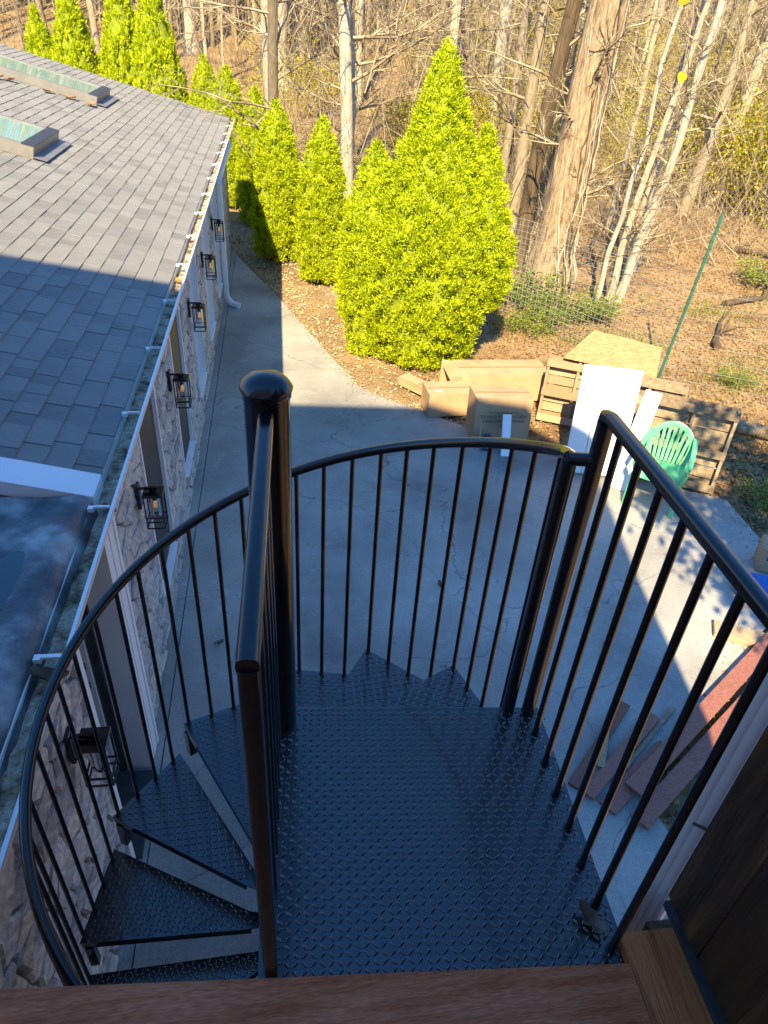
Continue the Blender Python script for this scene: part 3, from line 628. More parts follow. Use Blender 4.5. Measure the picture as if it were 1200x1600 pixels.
for i in range(20):
    a = 2*math.pi*i/20; c, s = math.cos(a), math.sin(a); k = (abs(c)**3.2+abs(s)**3.2)**(-1/3.2); sqp.append((c*k, s*k))
P1 = (.737, 1.372); ax_, ay_ = pol(RH-.042, -1)
mb = MB(); mb.tube([(ax_-.005,ay_-.005,zrail(-1)),(P1[0]-.01,P1[1],zrail(-1)+.004)], .0172, 10); part('rail_joint', mb, MT['black'], ST, 60)
mb = MB(); mb.tube([(ax_,ay_-.002,-.03),(ax_,ay_-.002,zrail(-1)-.01)], .0175, prof=sqp); part('post', mb, MT['black'], ST, 60)
# landing guard, right side
ZG = 1.055
mb = MB(); mb.tube([(P1[0],P1[1],-.03),(P1[0],P1[1],ZG-.02)], .0185, prof=sqp); part('post', mb, MT['black'], ST, 60)
mb = MB(); mb.tube([(P1[0],P1[1]+.012,ZG-.03),(P1[0]+.0,P1[1]+.008,ZG-.006),(P1[0],P1[1]-.02,ZG),(.739,.9,ZG),(.741,.2,ZG)], [.014,.0148,.0152,.0152,.0152], prof=sqp); part('guard_rail', mb, MT['black'], ST, 60)
for y in (1.292,1.190,1.088,.986,.884,.782,.680):
    bb = MB(); x = .7375; bb.tube([(x,y,-.03 if y > .7 else .0),(x,y,ZG-.015)], .0092, 8); part('baluster', bb, MT['black'], ST, 50)
    ft = MB(); ft.tube([(x,y,.0005),(x,y,.006)], .014, 8); part('baluster_foot', ft, MT['black'], ST, 50)
# landing guard, left side, from the pole to a newel by the deck
A = Vector((-.038,1.365,1.063)); B = Vector((-.060,.700,1.018))
mb = MB(); mb.tube([A, A.lerp(B,.5), B], .0175, prof=sqp); part('guard_rail', mb, MT['black'], ST, 60)
mb = MB(); mb.tube([(-.060,.712,.0),(-.060,.712,1.012)], .0165, prof=sqp); part('newel_post', mb, MT['black'], ST, 60)
for i in range(6):
    t = (i+1)/7; p = A.lerp(B, t*1.0-.01); bb = MB(); bb.tube([(p.x,p.y,0),(p.x,p.y,p.z-.012)], .0092, 8); part('baluster', bb, MT['black'], ST, 50)

# ================================================================ DECK, SIDE WALL, NEAR DOWNSPOUT
DK = thing('deck', 'red-brown timber deck edge in front of the steel landing', 'deck', (-.6,-.2,-.2))
y = .688; k = 0
while y > -1.0:
    mb = MB(); sk_ = -.045*0
    xl, xr = -2.0, .757
    ya, yb = y+.129, y-.053; mb.add([(xl,ya-.138,.002),(xr,yb-.138,.002),(xr,yb,.002),(xl,ya,.002),(xl,ya-.138,.03),(xr,yb-.138,.03),(xr,yb,.03),(xl,ya,.03)], wf); part('board', mb, MT['deck'], DK)
    y -= .144; k += 1
mb = MB(); mb.span((-2.0,.50,-.22),(.757,.55,0)); mb.span((-2.0,-1.05,-.22),(.757,-1.0,0)); part('joist', mb, MT['darkwood'], DK)
for x, y in ((-.78,.46),(.70,.46)):
    mb = MB(); mb.span((x-.045,y-.045,G),(x+.045,y+.045,-.221)); part('post', mb, MT['darkwood'], DK)
SW = thing('porch_side_wall', 'dark stained wooden side wall of the porch at the lower right', 'wall', (.95,-.1,0))
yy = .765
for i in range(13):
    mb = MB(); mb.span((.907+.0015*(i%2), yy-.143, .052), (.95, yy, 2.5)); part('board', mb, MT['darkwood'], SW); yy -= .1445
mb = MB(); mb.span((.893,-1.08,.031),(.951,.752,.0515)); part('bottom_flashing', mb, MT['flash'], SW)
mb = MB(); mb.span((.758,-1.08,-.02),(.905,.70,.030)); part('sill_board', mb, MT['sill'], SW)
mb = MB(); mb.span((.86,-1.08,-.25),(.95,.74,-.021)); part('rim_joist', mb, MT['darkwood'], SW)
mb = MB(); mb.span((.86,.60,G-.06),(.95,.69,-.251)); part('post', mb, MT['darkwood'], SW)
# fluted white downspout
dp = []
W2, D2 = .038, .029
for i in range(13):
    t = -1+2*i/12; dp.append((t*W2, -D2 - (.004 if i%4 in (1,2,3) else 0)))
for i in range(1,8): dp.append((W2+(.003 if i%3 else 0), -D2+2*D2*i/8))
for i in range(13):
    t = 1-2*i/12; dp.append((t*W2, D2 + (.004 if i%4 in (1,2,3) else 0)))
for i in range(1,8): dp.append((-W2-(.003 if i%3 else 0), D2-2*D2*i/8))
DX, DY = .965, .835; ca, sa = math.cos(R_(38)), math.sin(R_(38))
rg = lambda z, k=1: [(DX+(a*ca-b*sa)*k, DY+(a*sa+b*ca)*k, z) for a, b in dp]
DS = thing('downspout', 'fluted white downspout standing against the dark wooden wall', 'downspout', (DX,DY,G))
mb = MB(); mb.loft([rg(G+.02), rg(.335)]); part('lower_pipe', mb, MT['white'], DS, 30)
mb = MB(); mb.loft([rg(.30,1.06), rg(2.6,1.06)]); part('upper_pipe', mb, MT['white'], DS, 30)
mb = MB(); mb.tube([(DX-.055,DY-.03,.30),(DX-.035,DY-.055,.31),(DX,DY-.06,.30)], .004, 6); part('strap', mb, MT['flash'], DS)

# ================================================================ MAIN HOUSE behind the deck (unseen, outline shaped to cast the patio shadow)
HS = thing('main_house', 'unseen main house behind the deck, outline shaped to cast the patio shadow', 'house', (-4,-5,G))
prof = [(2.12,G-.1),(1.97,1.4),(1.81,2.17),(1.61,3.08),(1.42,4.18),(1.12,5.62),(.97,5.75),(.72,5.92),(.24,6.42),(-.29,6.51),(-.86,6.68),(-1.36,6.83),(-3.4,6.96),(-4.6,6.98),(-6.6,6.9),(-8.0,6.5),(-9.2,5.4),(-9.8,3.0),(-10.2,G-.1)]
n = len(prof); back = [(a-2.9 if a > -4.7 else a, b) for a, b in prof]        # right side pulled in towards the back to keep the shadow edge in place
mb = MB(); V = [(a,-1.1,b) for a,b in prof]+[(a,-9,b) for a,b in back]
mb.add(V, [tuple(range(n)), tuple(range(2*n-1,n-1,-1))] + [(i,n+i,n+(i+1)%n,(i+1)%n) for i in range(n)]); part('wall', mb, MT['tan'], HS)
mb = MB()
for i in range(4, 16):
    a, b, c, d = prof[i], prof[i+1], back[i], back[i+1]; mb.add([(a[0],-1.15,a[1]+.012),(b[0],-1.15,b[1]+.012),(d[0],-8.95,d[1]+.012),(c[0],-8.95,c[1]+.012)], [(0,1,2,3)])
part('roof', mb, MT['flashing'], HS)
mb = MB(); mb.span((-.9,-1.099,.03),(.0,-1.06,2.1)); hd = part('door', mb, MT['white'], HS)
mb = MB(); mb.span((-.12,-1.0595,1.0),(-.07,-1.02,1.06)); part('handle', mb, MT['greymetal'], hd)

# ================================================================ THINGS ON AND AROUND THE PATIO
def plank(a, b, wd, thk, m, label, z=None, group='loose planks on the patio', name='plank', cat='plank'):
    mb = MB(); mb.beam(a, b, wd, thk, bev=.003); return solo(name, mb, MT[m], label, cat, group)
gpz = G + .014
plank((2.50,2.80,gpz+.052),(5.0,4.56,gpz+.052), .14, .024, 'compdeck', 'topmost long brown composite plank of the pile, half in sunlight')
plank((2.45,2.56,gpz+.026),(5.05,4.36,gpz+.026), .14, .024, 'compdeck', 'long brown composite plank beside and under the topmost one, by the mulch')
plank((2.27,2.70,gpz),(2.95,3.18,gpz), .14, .024, 'compdeck', 'short brown plank whose squared end lies nearest the steel landing')
plank((2.15,2.80,gpz+.026),(2.98,3.46,gpz+.03), .10, .024, 'compdeck', 'narrow brown plank in the middle of the pile')
plank((2.08,2.90,gpz),(2.80,3.62,gpz), .085, .024, 'compdeck', 'narrowest brown plank on the patio side of the pile')
plank((2.50,2.60,gpz),(2.72,2.72,gpz), .10, .024, 'compdeck', 'small reddish brown offcut at the near corner of the pile')
plank((2.34,3.02,gpz+.03),(2.52,3.38,gpz+.05), .06, .02, 'rawwood', 'small pale wood offcut lying across the brown planks')
plank((2.40,2.90,gpz-.001),(3.2,3.55,gpz), .04, .02, 'oldwood', 'weathered thin strip between the brown planks')
plank((4.03,4.42,G+.03),(4.62,4.12,G+.03), .20, .05, 'rawwood', 'pale timber offcut at the edge of the sunlit strip')
# cardboard
def carton(name, x, y, wd, dp, h, rz, label, z=G+.004, openend=None, tilt=0, rims=True):
    t = thing(name, label, 'box', (x,y,z), rz, 'cardboard boxes by the hedge'); t.rotation_euler = (tilt,0,rz)
    k = .006; b = MB(); n = 6
    def sheet(p, u, v):                     # a slightly buckled panel
        p, u, v = Vector(p), Vector(u), Vector(v); nn = u.cross(v).normalized()
        vs = []; bl = rr.uniform(-.012,.012)
        for i in range(n+1):
            for j in range(n+1):
                a, c = i/n, j/n; vs.append(p+u*a+v*c+nn*(bl*math.sin(math.pi*a)*math.sin(math.pi*c)))
        o_ = len(vs); vs += [q-nn*k for q in vs]
        fs = []
        for i in range(n):
            for j in range(n):
                q = i*(n+1)+j; fs += [(q,q+n+1,q+n+2,q+1),(o_+q,o_+q+1,o_+q+n+2,o_+q+n+1)]
        ed = [i*(n+1) for i in range(n+1)]+[n*(n+1)+j for j in range(1,n+1)]+[i*(n+1)+n for i in range(n-1,-1,-1)]+[j for j in range(n-1,0,-1)]
        for i in range(len(ed)): a, c = ed[i], ed[(i+1)%len(ed)]; fs.append((a,c,o_+c,o_+a))
        b.add(vs, fs)
    rr = random.Random(int(wd*1000)+int(x*10)); X, Y = wd/2, dp/2
    sheet((-X,-Y,0),(wd,0,0),(0,0,h)); sheet((X,Y,0),(-wd,0,0),(0,0,h)); sheet((-X,-Y,.001),(0,dp,0),(wd,0,0))
    if openend != 'left': sheet((-X,Y,0),(0,-dp,0),(0,0,h))
    if openend != 'right': sheet((X,-Y,0),(0,dp,0),(0,0,h))
    part('body', b, MT['card'], t, local=True); b = MB()
    if openend != 'top':
        sheet((-X,-Y,h),(wd,0,0),(0,Y-.004,.004)); part('flap', b, MT['card'], t, local=True); b = MB()
        sheet((X,Y,h),(-wd,0,0),(0,-Y+.004,.007)); part('flap', b, MT['card'], t, local=True)
    b = MB(); b.box((0,0,h+.012),(wd-.02,.05,.001)); b.box((X+.004,0,h-.05),(.001,.05,.11)); part('tape', b, MT['tape'], t, local=True)
    if wd == .70: b = MB(); b.box((-X*.55,-Y*.5,h+.016),(.09,.06,.001)); part('paper_label', b, MT['panel'], t, local=True)
    if openend == 'left':
        for (p, u, v) in (((-X,-Y,h-.01),(0,0,-h*.9),(-.16,-.08,.02)), ((-X,Y,.02),(0,0,h*.9),(-.16,.07,0)), ((-X,-Y,h),(0,dp,0),(-.15,0,-.10)), ((-X,Y,0.01),(0,-dp,0),(-.16,0,.01))):
            b = MB(); sheet(p,u,v); part('flap', b, MT['card'], t, local=True)
    return t
carton('cardboard_box', 3.22, 9.50, 1.34, .55, .42, R_(1), 'long open-ended cardboard box lying next to the tallest arborvitae', openend='left')
carton('cardboard_box', 2.34, 8.98, .70, .42, .34, R_(4), 'small low cardboard box at the edge of the shadow, left of the printed box')
tb = carton('cardboard_box', 2.87, 8.26, .76, .46, .60, R_(-1), 'upright printed cardboard box in front of the other boxes', tilt=R_(-4))
carton('cardboard_box', 2.06, 9.55, .20, .80, .13, R_(38), 'narrow flattened carton under the arborvitae, leftmost of the boxes')
def text(s, size, loc, parent, m):
    cu = bpy.data.curves.new('print', 'FONT'); cu.body = s; cu.size = size; cu.align_x = 'CENTER'; cu.extrude = 0
    o = bpy.data.objects.new('print', cu); me = bpy.data.meshes.new_from_object(o); bpy.data.objects.remove(o); bpy.data.curves.remove(cu)
    me.materials.append(m); p = link('print', me, parent, loc); p.rotation_euler = (R_(90),0,0); return p
for s, z, sz in (('This is confidential copy',.41,.042),('TO HELP YOUR PATIENT',.345,.058),('CARE INSTRUCTIONS',.28,.058),('BLI',.215,.058)):
    text(s, sz, (0,-.262,z), tb, MT['ink'])
mb = MB(); mb.beam((2.84,7.66,G),(2.87,7.93,G+.47), .115, .03, up=(0,-1,.4), bev=.004); solo('foam_strip', mb, MT['panel'], 'narrow white board leaning against the printed cardboard box', 'board')
mb = MB(); mb.span((2.57,7.80,G+.001),(2.69,7.90,G+.20),.012); mb.span((2.60,7.82,G+.2),(2.66,7.88,G+.23),.008); solo('plastic_container', mb, MT['bluedark'], 'small dark blue container standing against the printed box', 'container')
mb = MB(); mb.tube([(2.51,7.80,G),(2.545,7.93,G+.36)], .011, 8); solo('wooden_stick', mb, MT['rawwood'], 'thin pale stick leaning beside the dark blue container', 'stick')

def pallet(name, x, y, rz, wd, h, label, mname, tilt=R_(-6), nb=7, grp='wooden pallets standing at the patio edge', skip=()):
    t = thing(name, label, 'pallet', (x,y,G+.003), rz, grp); t.rotation_euler = (tilt,0,rz)
    for i in range(3):
        mb = MB(); mb.box((-wd/2+.02+(wd-.04)*i/2, 0, h/2), (.036,.088,h)); part('stringer', mb, MT[mname], t, local=True)
    for i in range(nb):
        if i in skip: continue
        z = .055 + (h-.11)*i/(nb-1); mb = MB(); mb.box((random.uniform(-.01,.01), .0535, z), (wd+.01,.018,(h-.11)/(nb-1)-.018)); part('board', mb, MT[mname], t, local=True)
    for z in (.05, h*.47, h-.06):
        mb = MB(); mb.box((random.uniform(-.008,.008), -.0535, z), (wd+.012,.018,.10)); part('board', mb, MT[mname], t, local=True)
    return t
random.seed(3)
pallet('pallet', 4.83, 6.98, R_(-30), .98, 1.07, 'weathered wooden pallet standing right behind the green chair', 'oldwood')
pallet('pallet', 3.98, 8.52, R_(-26), .86, .90, 'pale wooden pallet standing beside the long cardboard box', 'rawwood')
pallet('pallet', 4.75, 7.95, R_(-28), .90, .93, 'brown wooden pallet standing behind the white panel', 'oldwood')
mb = MB(); q = [(3.80,8.69,.925),(4.65,9.75,.90),(5.43,9.10,.90),(4.85,8.06,.925)]
mb.add([(a,b,G+c) for a,b,c in q]+[(a,b,G+c+.016) for a,b,c in q], [(3,2,1,0),(4,5,6,7)]+[(i,(i+1)%4,4+(i+1)%4,4+i) for i in range(4)])
solo('strand_board_sheet', mb, MT['osb'], 'sheet of yellow strand board lying across the pallets', 'board')
for (x, y) in ((4.62,9.45),(5.12,9.0)):
    mb = MB(); mb.span((x-.04,y-.04,gz(x,y)),(x+.04,y+.04,G+.899)); solo('timber_prop', mb, MT['oldwood'], 'timber prop under the strand board sheet, ' + ('nearer the hedge' if x < 5 else 'nearer the green fence post'), 'post')
# white panel of three boards
rz = math.atan2(7.08-7.26, 4.16-3.48); PN = thing('shiplap_section', 'white grooved panel leaning upright in front of the pallets', 'panel', (3.815,7.165,G+.03), rz); PN.rotation_euler = (R_(-9),0,rz)
for i in range(3):
    mb = MB(); mb.box((-.2335+.2335*i,0,.685),(.227,.04,1.37),None,.004); part('board', mb, MT['panel'], PN, local=True)
mb = MB(); mb.box((0,.028,.3),(.66,.015,.06)); mb.box((0,.028,1.1),(.66,.015,.06)); part('batten', mb, MT['panel'], PN, local=True)
for x in (-.27,.03):
    mb = MB(); mb.box((x,-.03,-.02),(.11,.10,.055),None,.003); part('foot', mb, MT['panel'], PN, local=True)
mb = MB(); mb.beam((4.05,6.86,G+.002),(4.43,7.30,G+1.10), .20, .03, up=(-.5,-.8,.4), bev=.003); solo('white_board', mb, MT['panel'], 'narrow white board leaning between the panel and the green chair', 'board')
mb = MB(); mb.lathe((4.33,7.40,0), [(.13,G+.002),(.145,G+.02),(.16,G+.40),(.165,G+.41),(.165,G+.43),(.15,G+.435),(.06,G+.46),(.03,G+.49),(.005,G+.495)], 24); solo('metal_can', mb, MT['greymetal'], 'grey lidded metal can behind the leaning white board', 'can', smooth=40)
mb = MB(); mb.tube([(4.20,7.40,G+.5),(4.34,7.56,G+.95)], .055, 12); mb.tube([(4.14,7.33,G+.02),(4.20,7.40,G+.5)], .052, 12); solo('paper_roll', mb, MT['palelitter'], 'tan paper roll standing between the white panel and the narrow white board', 'roll', smooth=50)
lp = [Vector((6.1,8.55,G+.06)), Vector((6.9,8.0,G+.08)), Vector((7.8,7.55,G+.07)), Vector((9.0,7.0,G+.05))]
mb = MB(); mb.tube(lp, [.10,.095,.10,.09], 12); solo('log_rail', mb, MT['bigbark'], 'barkless log lying on the ground right of the pallets', 'log', smooth=60)
BK = thing('bucket', 'white lidded pail with blue band at the foot of the pallet behind the chair', 'bucket', (5.30,6.98,G+.002)); BK.scale = (.7,.7,.62)
mb = MB(); mb.lathe((0,0,0), [(.115,0),(.14,.28),(.15,.285),(.15,.30),(.135,.30),(.11,.02)], 20); part('pail', mb, MT['panel'], BK, 40, local=True)
mb = MB(); mb.lathe((0,0,0), [(.131,.09),(.1355,.20)], 20); part('band', mb, MT['blue'], BK, 40, local=True)
mb = MB(); mb.lathe((0,0,.315), [(.15,-.012),(.158,-.01),(.158,.008),(.14,.01),(.13,.004),(.005,.004)], 20); part('lid', mb, MT['panel'], BK, 40, local=True)
mb = MB(); mb.lathe((4.80,4.86,G), [(.22,.002),(.26,.015),(.28,.05),(.29,.052),(.285,.06),(.26,.05),(.21,.02),(.01,.02)], 32); solo('plastic_lid', mb, MT['blue'], 'blue round plastic bin lid on the patio at the right edge', 'dish', smooth=40)  # round blue bin lid lying loose on the patio
CR = thing('plastic_crate', 'beige slotted plastic crate at the right edge of the patio', 'crate', (5.20,5.28,G+.002), R_(-30))
mb = MB(); mb.box((0,0,.15),(.40,.30,.30),None,.012); part('body', mb, MT['rawwood'], CR, local=True)
for i in (-1,0,1,2):
    mb = MB(); mb.box((-.07+.05*i,-.151,.2),(.018,.006,.07)); part('slot', mb, MT['flash'], CR, local=True)
# green garden chair (front faces -y in its own frame)
CH = thing('garden_chair', 'green plastic armchair with slatted fan back on the patio', 'chair', (4.40,6.62,G+.002), R_(-36))
def flat(wd, th): return [(wd*a, th*b) for a, b in ((-1,-.6),(-.6,-1),(.6,-1),(1,-.6),(1,.6),(.6,1),(-.6,1),(-1,.6))]
n = 10; V = []; F = []
for j in range(n+1):
    for i in range(n+1):
        u, v = i/n*2-1, j/n; wd = .235+.02*(1-v); V.append((u*wd, -.23+.45*v, .42-.03*math.sin(math.pi*v)*(1-u*u) - (.05*(max(0,.18-v)/.18)**2) + .02*u*u))
o_ = len(V); V += [(a,b,c-.012) for a,b,c in V]
for j in range(n):
    for i in range(n): q = j*(n+1)+i; F += [(q,q+1,q+n+2,q+n+1),(o_+q,o_+q+n+1,o_+q+n+2,o_+q+1)]
ed = [i for i in range(n+1)]+[j*(n+1)+n for j in range(1,n+1)]+[n*(n+1)+i for i in range(n-1,-1,-1)]+[j*(n+1) for j in range(n-1,0,-1)]
F += [(ed[i],o_+ed[i],o_+ed[(i+1)%len(ed)],ed[(i+1)%len(ed)]) for i in range(len(ed))]
mb = MB(); mb.v = V; mb.f = F; part('seat', mb, MT['green'], CH, 50, local=True)
bk = lambda a, z: (a, .215 + .16*(z-.42)/.42 , z)
for sx in (-1,1):
    mb = MB(); mb.tube([(sx*.275,-.27,0),(sx*.262,-.24,.25),(sx*.25,-.205,.41)], [1,1.25,1.5], prof=flat(.022,.026)); part('leg', mb, MT['green'], CH, 50, local=True)
    mb = MB(); mb.tube([(sx*.25,.33,0),(sx*.235,.27,.25),(sx*.225,.225,.43)], [1,1.25,1.5], prof=flat(.022,.026)); part('leg', mb, MT['green'], CH, 50, local=True)
    pts = [(sx*.255,-.215,.40),(sx*.285,-.235,.55),(sx*.295,-.21,.625),(sx*.295,-.10,.655),(sx*.285,.08,.665),(sx*.27,.22,.70),(sx*.25,.315,.76)]
    mb = MB(); mb.tube(pts, 1, prof=flat(.028,.013), up0=(sx*.3,.25,1)); part('arm', mb, MT['green'], CH, 50, local=True)
arch = []
for i in range(17):
    a = math.pi*i/16; arch.append(bk(-.235*math.cos(a)*(1 if abs(math.cos(a)) > .2 else 1), .62+.24*math.sin(a)))
arch = [bk(-.20,.42), bk(-.225,.52)] + arch + [bk(.225,.52), bk(.20,.42)]
mb = MB(); mb.tube(arch, 1, prof=flat(.032,.010), up0=(0,-1,.35)); part('back_frame', mb, MT['green'], CH, 50, local=True)
for i in range(7):
    t = i/6*2-1; x0, x1 = t*.14, t*.185; zt2 = .62+.235*math.sqrt(max(0,1-(x1/.235)**2))
    p0, p1 = Vector(bk(x0,.43)), Vector(bk(x1,zt2)); pm = (p0+p1)/2+Vector((0,.018*(1-t*t),0))
    mb = MB(); mb.tube([p0,pm,p1], 1, prof=flat(.017,.004), up0=(0,-1,.35)); part('back_slat', mb, MT['green'], CH, 50, local=True)

# ================================================================ WIRE FENCE
FP = [(2.9,14.2),(4.34,12.91),(6.03,10.0),(8.2,8.8),(11.5,7.6)]
FN = thing('wire_fence', 'welded wire fence with a green steel post between yard and woods', 'fence', (6.03,10.0,G-.05))
P_ = []; rw = .0028
def sticks(P0, P1, r0, r1, n=3):
    P0 = np.asarray(P0,float); P1 = np.asarray(P1,float); d = P1-P0; d /= np.maximum(np.linalg.norm(d,axis=1,keepdims=True),1e-9)
    a = np.where(np.abs(d[:,2:3])<.9, np.array([[0,0,1.]]), np.array([[1.,0,0]])); x = np.cross(d,a); x /= np.linalg.norm(x,axis=1,keepdims=True); y = np.cross(d,x)
    k = len(P0); V = np.zeros((k,2*n,3)); r0 = np.broadcast_to(r0,(k,))[:,None]; r1 = np.broadcast_to(r1,(k,))[:,None]
    for i in range(n):
        c, s = math.cos(2*math.pi*i/n), math.sin(2*math.pi*i/n); V[:,i] = P0+(x*c+y*s)*r0; V[:,n+i] = P1+(x*c+y*s)*r1
    F = np.array([(i,(i+1)%n,n+(i+1)%n,n+i) for i in range(n)]); F = (np.arange(k)*2*n)[:,None,None]+F[None]
    return V.reshape(-1,3), F.reshape(-1,4)
A0, A1 = [], []
for s in range(4):
    a, b = Vector((*FP[s],0)), Vector((*FP[s+1],0)); L = (b-a).length; d = (b-a)/L; FH = 1.75 if s < 2 else 1.55
    for h in np.arange(.05, FH+.001, .10 if s < 2 else .2):
        A0.append((a.x,a.y,G-.05+h+.03*s)); A1.append((b.x,b.y,G-.05+h+.03*(s+1)))
    for t in np.arange(0, L, .075 if s == 0 else (.12 if s == 1 else .3)):
        p = a+d*t; A0.append((p.x,p.y,G)); A1.append((p.x,p.y,G-.05+FH+.03*s))
V, F = sticks(A0, A1, np.where(np.array(A0)[:,0]<4.9,.0036,.0024), np.where(np.array(A0)[:,0]<4.9,.0036,.0024), 3); o = link('mesh', npmesh('mesh', V-np.array(wpos(FN)), F, MT['wire']), FN); o['kind'] = 'stuff'
def tpost(x, y, lean, h):
    mb = MB(); a = Vector((x,y,G-.15)); b = a+Vector((lean,-.06,h+.15)); mb.beam(a,b,.045,.008,up=(0,1,0)); mb.beam(a+Vector((0,.022,0)),b+Vector((0,.022,0)),.008,.036,up=(0,1,0))
    for i in range(18): p = a.lerp(b,.3+.68*i/18)-Vector((0,.008,0)); mb.box(p,(.03,.012,.012))
    part('post', mb, MT['postgreen'], FN)
tpost(6.03,9.97,.19,2.57); tpost(2.9,14.2,.0,1.9); tpost(8.22,8.8,.0,1.5)

# ================================================================ ARBORVITAE
def sprays(P, D, L, Wd, rs, face=None, loose=.6):
    k = len(P); D = D/np.linalg.norm(D,axis=1,keepdims=True); s = np.cross(D, rs.normal(size=(k,3)) if face is None else face+rs.normal(size=(k,3))*loose); s /= np.linalg.norm(s,axis=1,keepdims=True)
    L = (L*rs.uniform(.7,1.3,k))[:,None]; Wd = (Wd*rs.uniform(.7,1.3,k))[:,None]
    V = np.stack([P, P+D*L*.55+s*Wd/2, P+D*L, P+D*L*.55-s*Wd/2], 1); F = np.arange(k*4).reshape(k,4)
    return V.reshape(-1,3), F
def conifer(h, prof, ncl, per, seed, Ls=.085, Ws=.04):
    rs = np.random.RandomState(seed); zs = np.array([p[0] for p in prof])*h; rsd = np.array([p[1] for p in prof])
    ph = rs.uniform(0,6.28,6)
    def rad(z, t): return np.interp(z, zs, rsd)*(1+.07*np.sin(3*t+ph[0]+z*1.3)+.06*np.sin(5*t+ph[1]-z*2.1)+.05*np.sin(8*t+ph[2]+z*3.7))
    zz = np.linspace(.02*h, .995*h, 400); pr = np.interp(zz,zs,rsd)+.05; cz = rs.choice(zz, ncl, p=pr/pr.sum())+rs.uniform(-.02,.02,ncl); ct = rs.uniform(0,2*math.pi,ncl)
    cr = rad(cz,ct)*rs.uniform(.80,1.02,ncl)
    C = np.stack([cr*np.cos(ct), cr*np.sin(ct), cz],1); O = np.stack([np.cos(ct),np.sin(ct),np.zeros(ncl)],1)
    idx = np.repeat(np.arange(ncl), per); k = len(idx)
    P = C[idx]-O[idx]*.03+rs.normal(size=(k,3))*np.array([.028,.028,.034]); P[:,2] = np.maximum(P[:,2], .02)
    CD = O*rs.uniform(.35,.9,(ncl,1))+np.array([0,0,.8])+rs.normal(size=(ncl,3))*.30          # every tuft points its own way
    D = CD[idx]+rs.normal(size=(k,3))*.48
    V, F = sprays(P, D, Ls, Ws, rs, O[idx]+np.array([0,0,.35]), .5)
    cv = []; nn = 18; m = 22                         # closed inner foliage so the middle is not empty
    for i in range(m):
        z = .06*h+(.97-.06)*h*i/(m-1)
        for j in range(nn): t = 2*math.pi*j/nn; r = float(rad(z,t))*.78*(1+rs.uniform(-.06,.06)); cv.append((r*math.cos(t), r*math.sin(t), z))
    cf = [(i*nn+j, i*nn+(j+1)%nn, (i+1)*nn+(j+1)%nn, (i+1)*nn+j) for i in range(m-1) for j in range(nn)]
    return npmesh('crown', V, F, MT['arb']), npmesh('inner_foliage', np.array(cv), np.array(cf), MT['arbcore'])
def arbor(x, y, meshes, label, sc=(1,1,1), rz=0, h=3):
    t = thing('arborvitae', label, 'tree', (x,y,gz(x,y)), rz, 'arborvitae hedge trees')
    for nme, me in zip(('crown','inner_foliage'), meshes): o = link(nme, me, t); o.scale = sc
    mb = MB(); mb.tube([(0,0,-.05),(.01,0,.3),(0,0,h*.5)], [.07,.055,.02], 8); part('trunk', mb, MT['darkbark'], t, local=True)
def pf(h, pts): return h, [(a/h, b) for a, b in pts]
PN_ = [(0,.38),(.06,.50),(.25,.56),(.45,.53),(.65,.44),(.82,.29),(.94,.13),(1,.02)]
big = conifer(*pf(4.41, [(0,.58),(.3,.76),(.64,.86),(1.16,.98),(1.65,1.0),(2.11,.94),(2.55,.80),(2.97,.62),(3.48,.40),(3.75,.30),(4.12,.19),(4.41,.03)]), 3000, 40, 1, .058, .0155)
arbor(2.25, 10.9, big, 'tallest and widest arborvitae standing behind the cardboard boxes', h=4.4)
sh = conifer(*pf(3.45, [(0,.12),(.75,.22),(1.0,.5),(1.3,.66),(1.7,.68),(2.1,.57),(2.55,.42),(2.97,.27),(3.45,.03)]), 1300, 38, 2, .058, .0155)
arbor(2.95, 11.0, sh, 'arborvitae growing into the right side of the tallest one', h=3.3)
sl_ = conifer(*pf(2.8, [(0,.36),(.5,.46),(1.16,.58),(1.65,.58),(2.11,.48),(2.5,.27),(2.8,.03)]), 1050, 38, 3, .058, .0155)
arbor(1.50, 11.15, sl_, 'arborvitae merged into the left flank of the tallest one', h=2.7)
nv = [conifer(3.1, PN_, 1150, 34, 10+i, .066, .018) for i in range(3)]
wv4 = conifer(3.1, [(0,.55),(.15,.72),(.4,.74),(.65,.55),(.85,.3),(1,.03)], 1000, 34, 14, .085, .023)
for (x, y, hh, wdt, mv, lab) in [(1.59,12.6,2.96,1.05,0,'arborvitae whose tip shows just left of the tallest one'),(.85,14.85,3.03,.95,1,'arborvitae left of the pale double trunk'),(.0,16.5,3.1,1.05,2,'arborvitae touched by the shadow of the roof eave'),(-.49,19.4,3.0,.95,0,'arborvitae beside the far corner of the stone building, behind the eave shadow'),(-1.21,20.9,3.24,1.1,1,'arborvitae just above the white gutter end'),(-1.89,22.8,3.2,1.0,2,'arborvitae behind the roof corner, left of the gutter end'),(-2.96,24.5,2.7,1.0,0,'shortest arborvitae, low behind the roof edge')]:
    arbor(x, y, nv[mv], lab, (wdt,wdt,hh/3.1), y, hh)
for (x, y, hh, wdt, lab) in [(-3.25,24,4.9,1.05,'tall arborvitae behind the roof, rightmost of the far group'),(-4.35,25.4,5.0,1.1,'tall arborvitae behind the roof, second from right in the far group'),(-6.1,27,4.9,1.1,'tall arborvitae behind the roof, second from left in the far group'),(-7.45,28.4,4.2,1.0,'arborvitae at the upper left corner behind the roof')]:
    arbor(x, y, wv4, lab, (wdt,wdt,hh/3.1), x, hh)

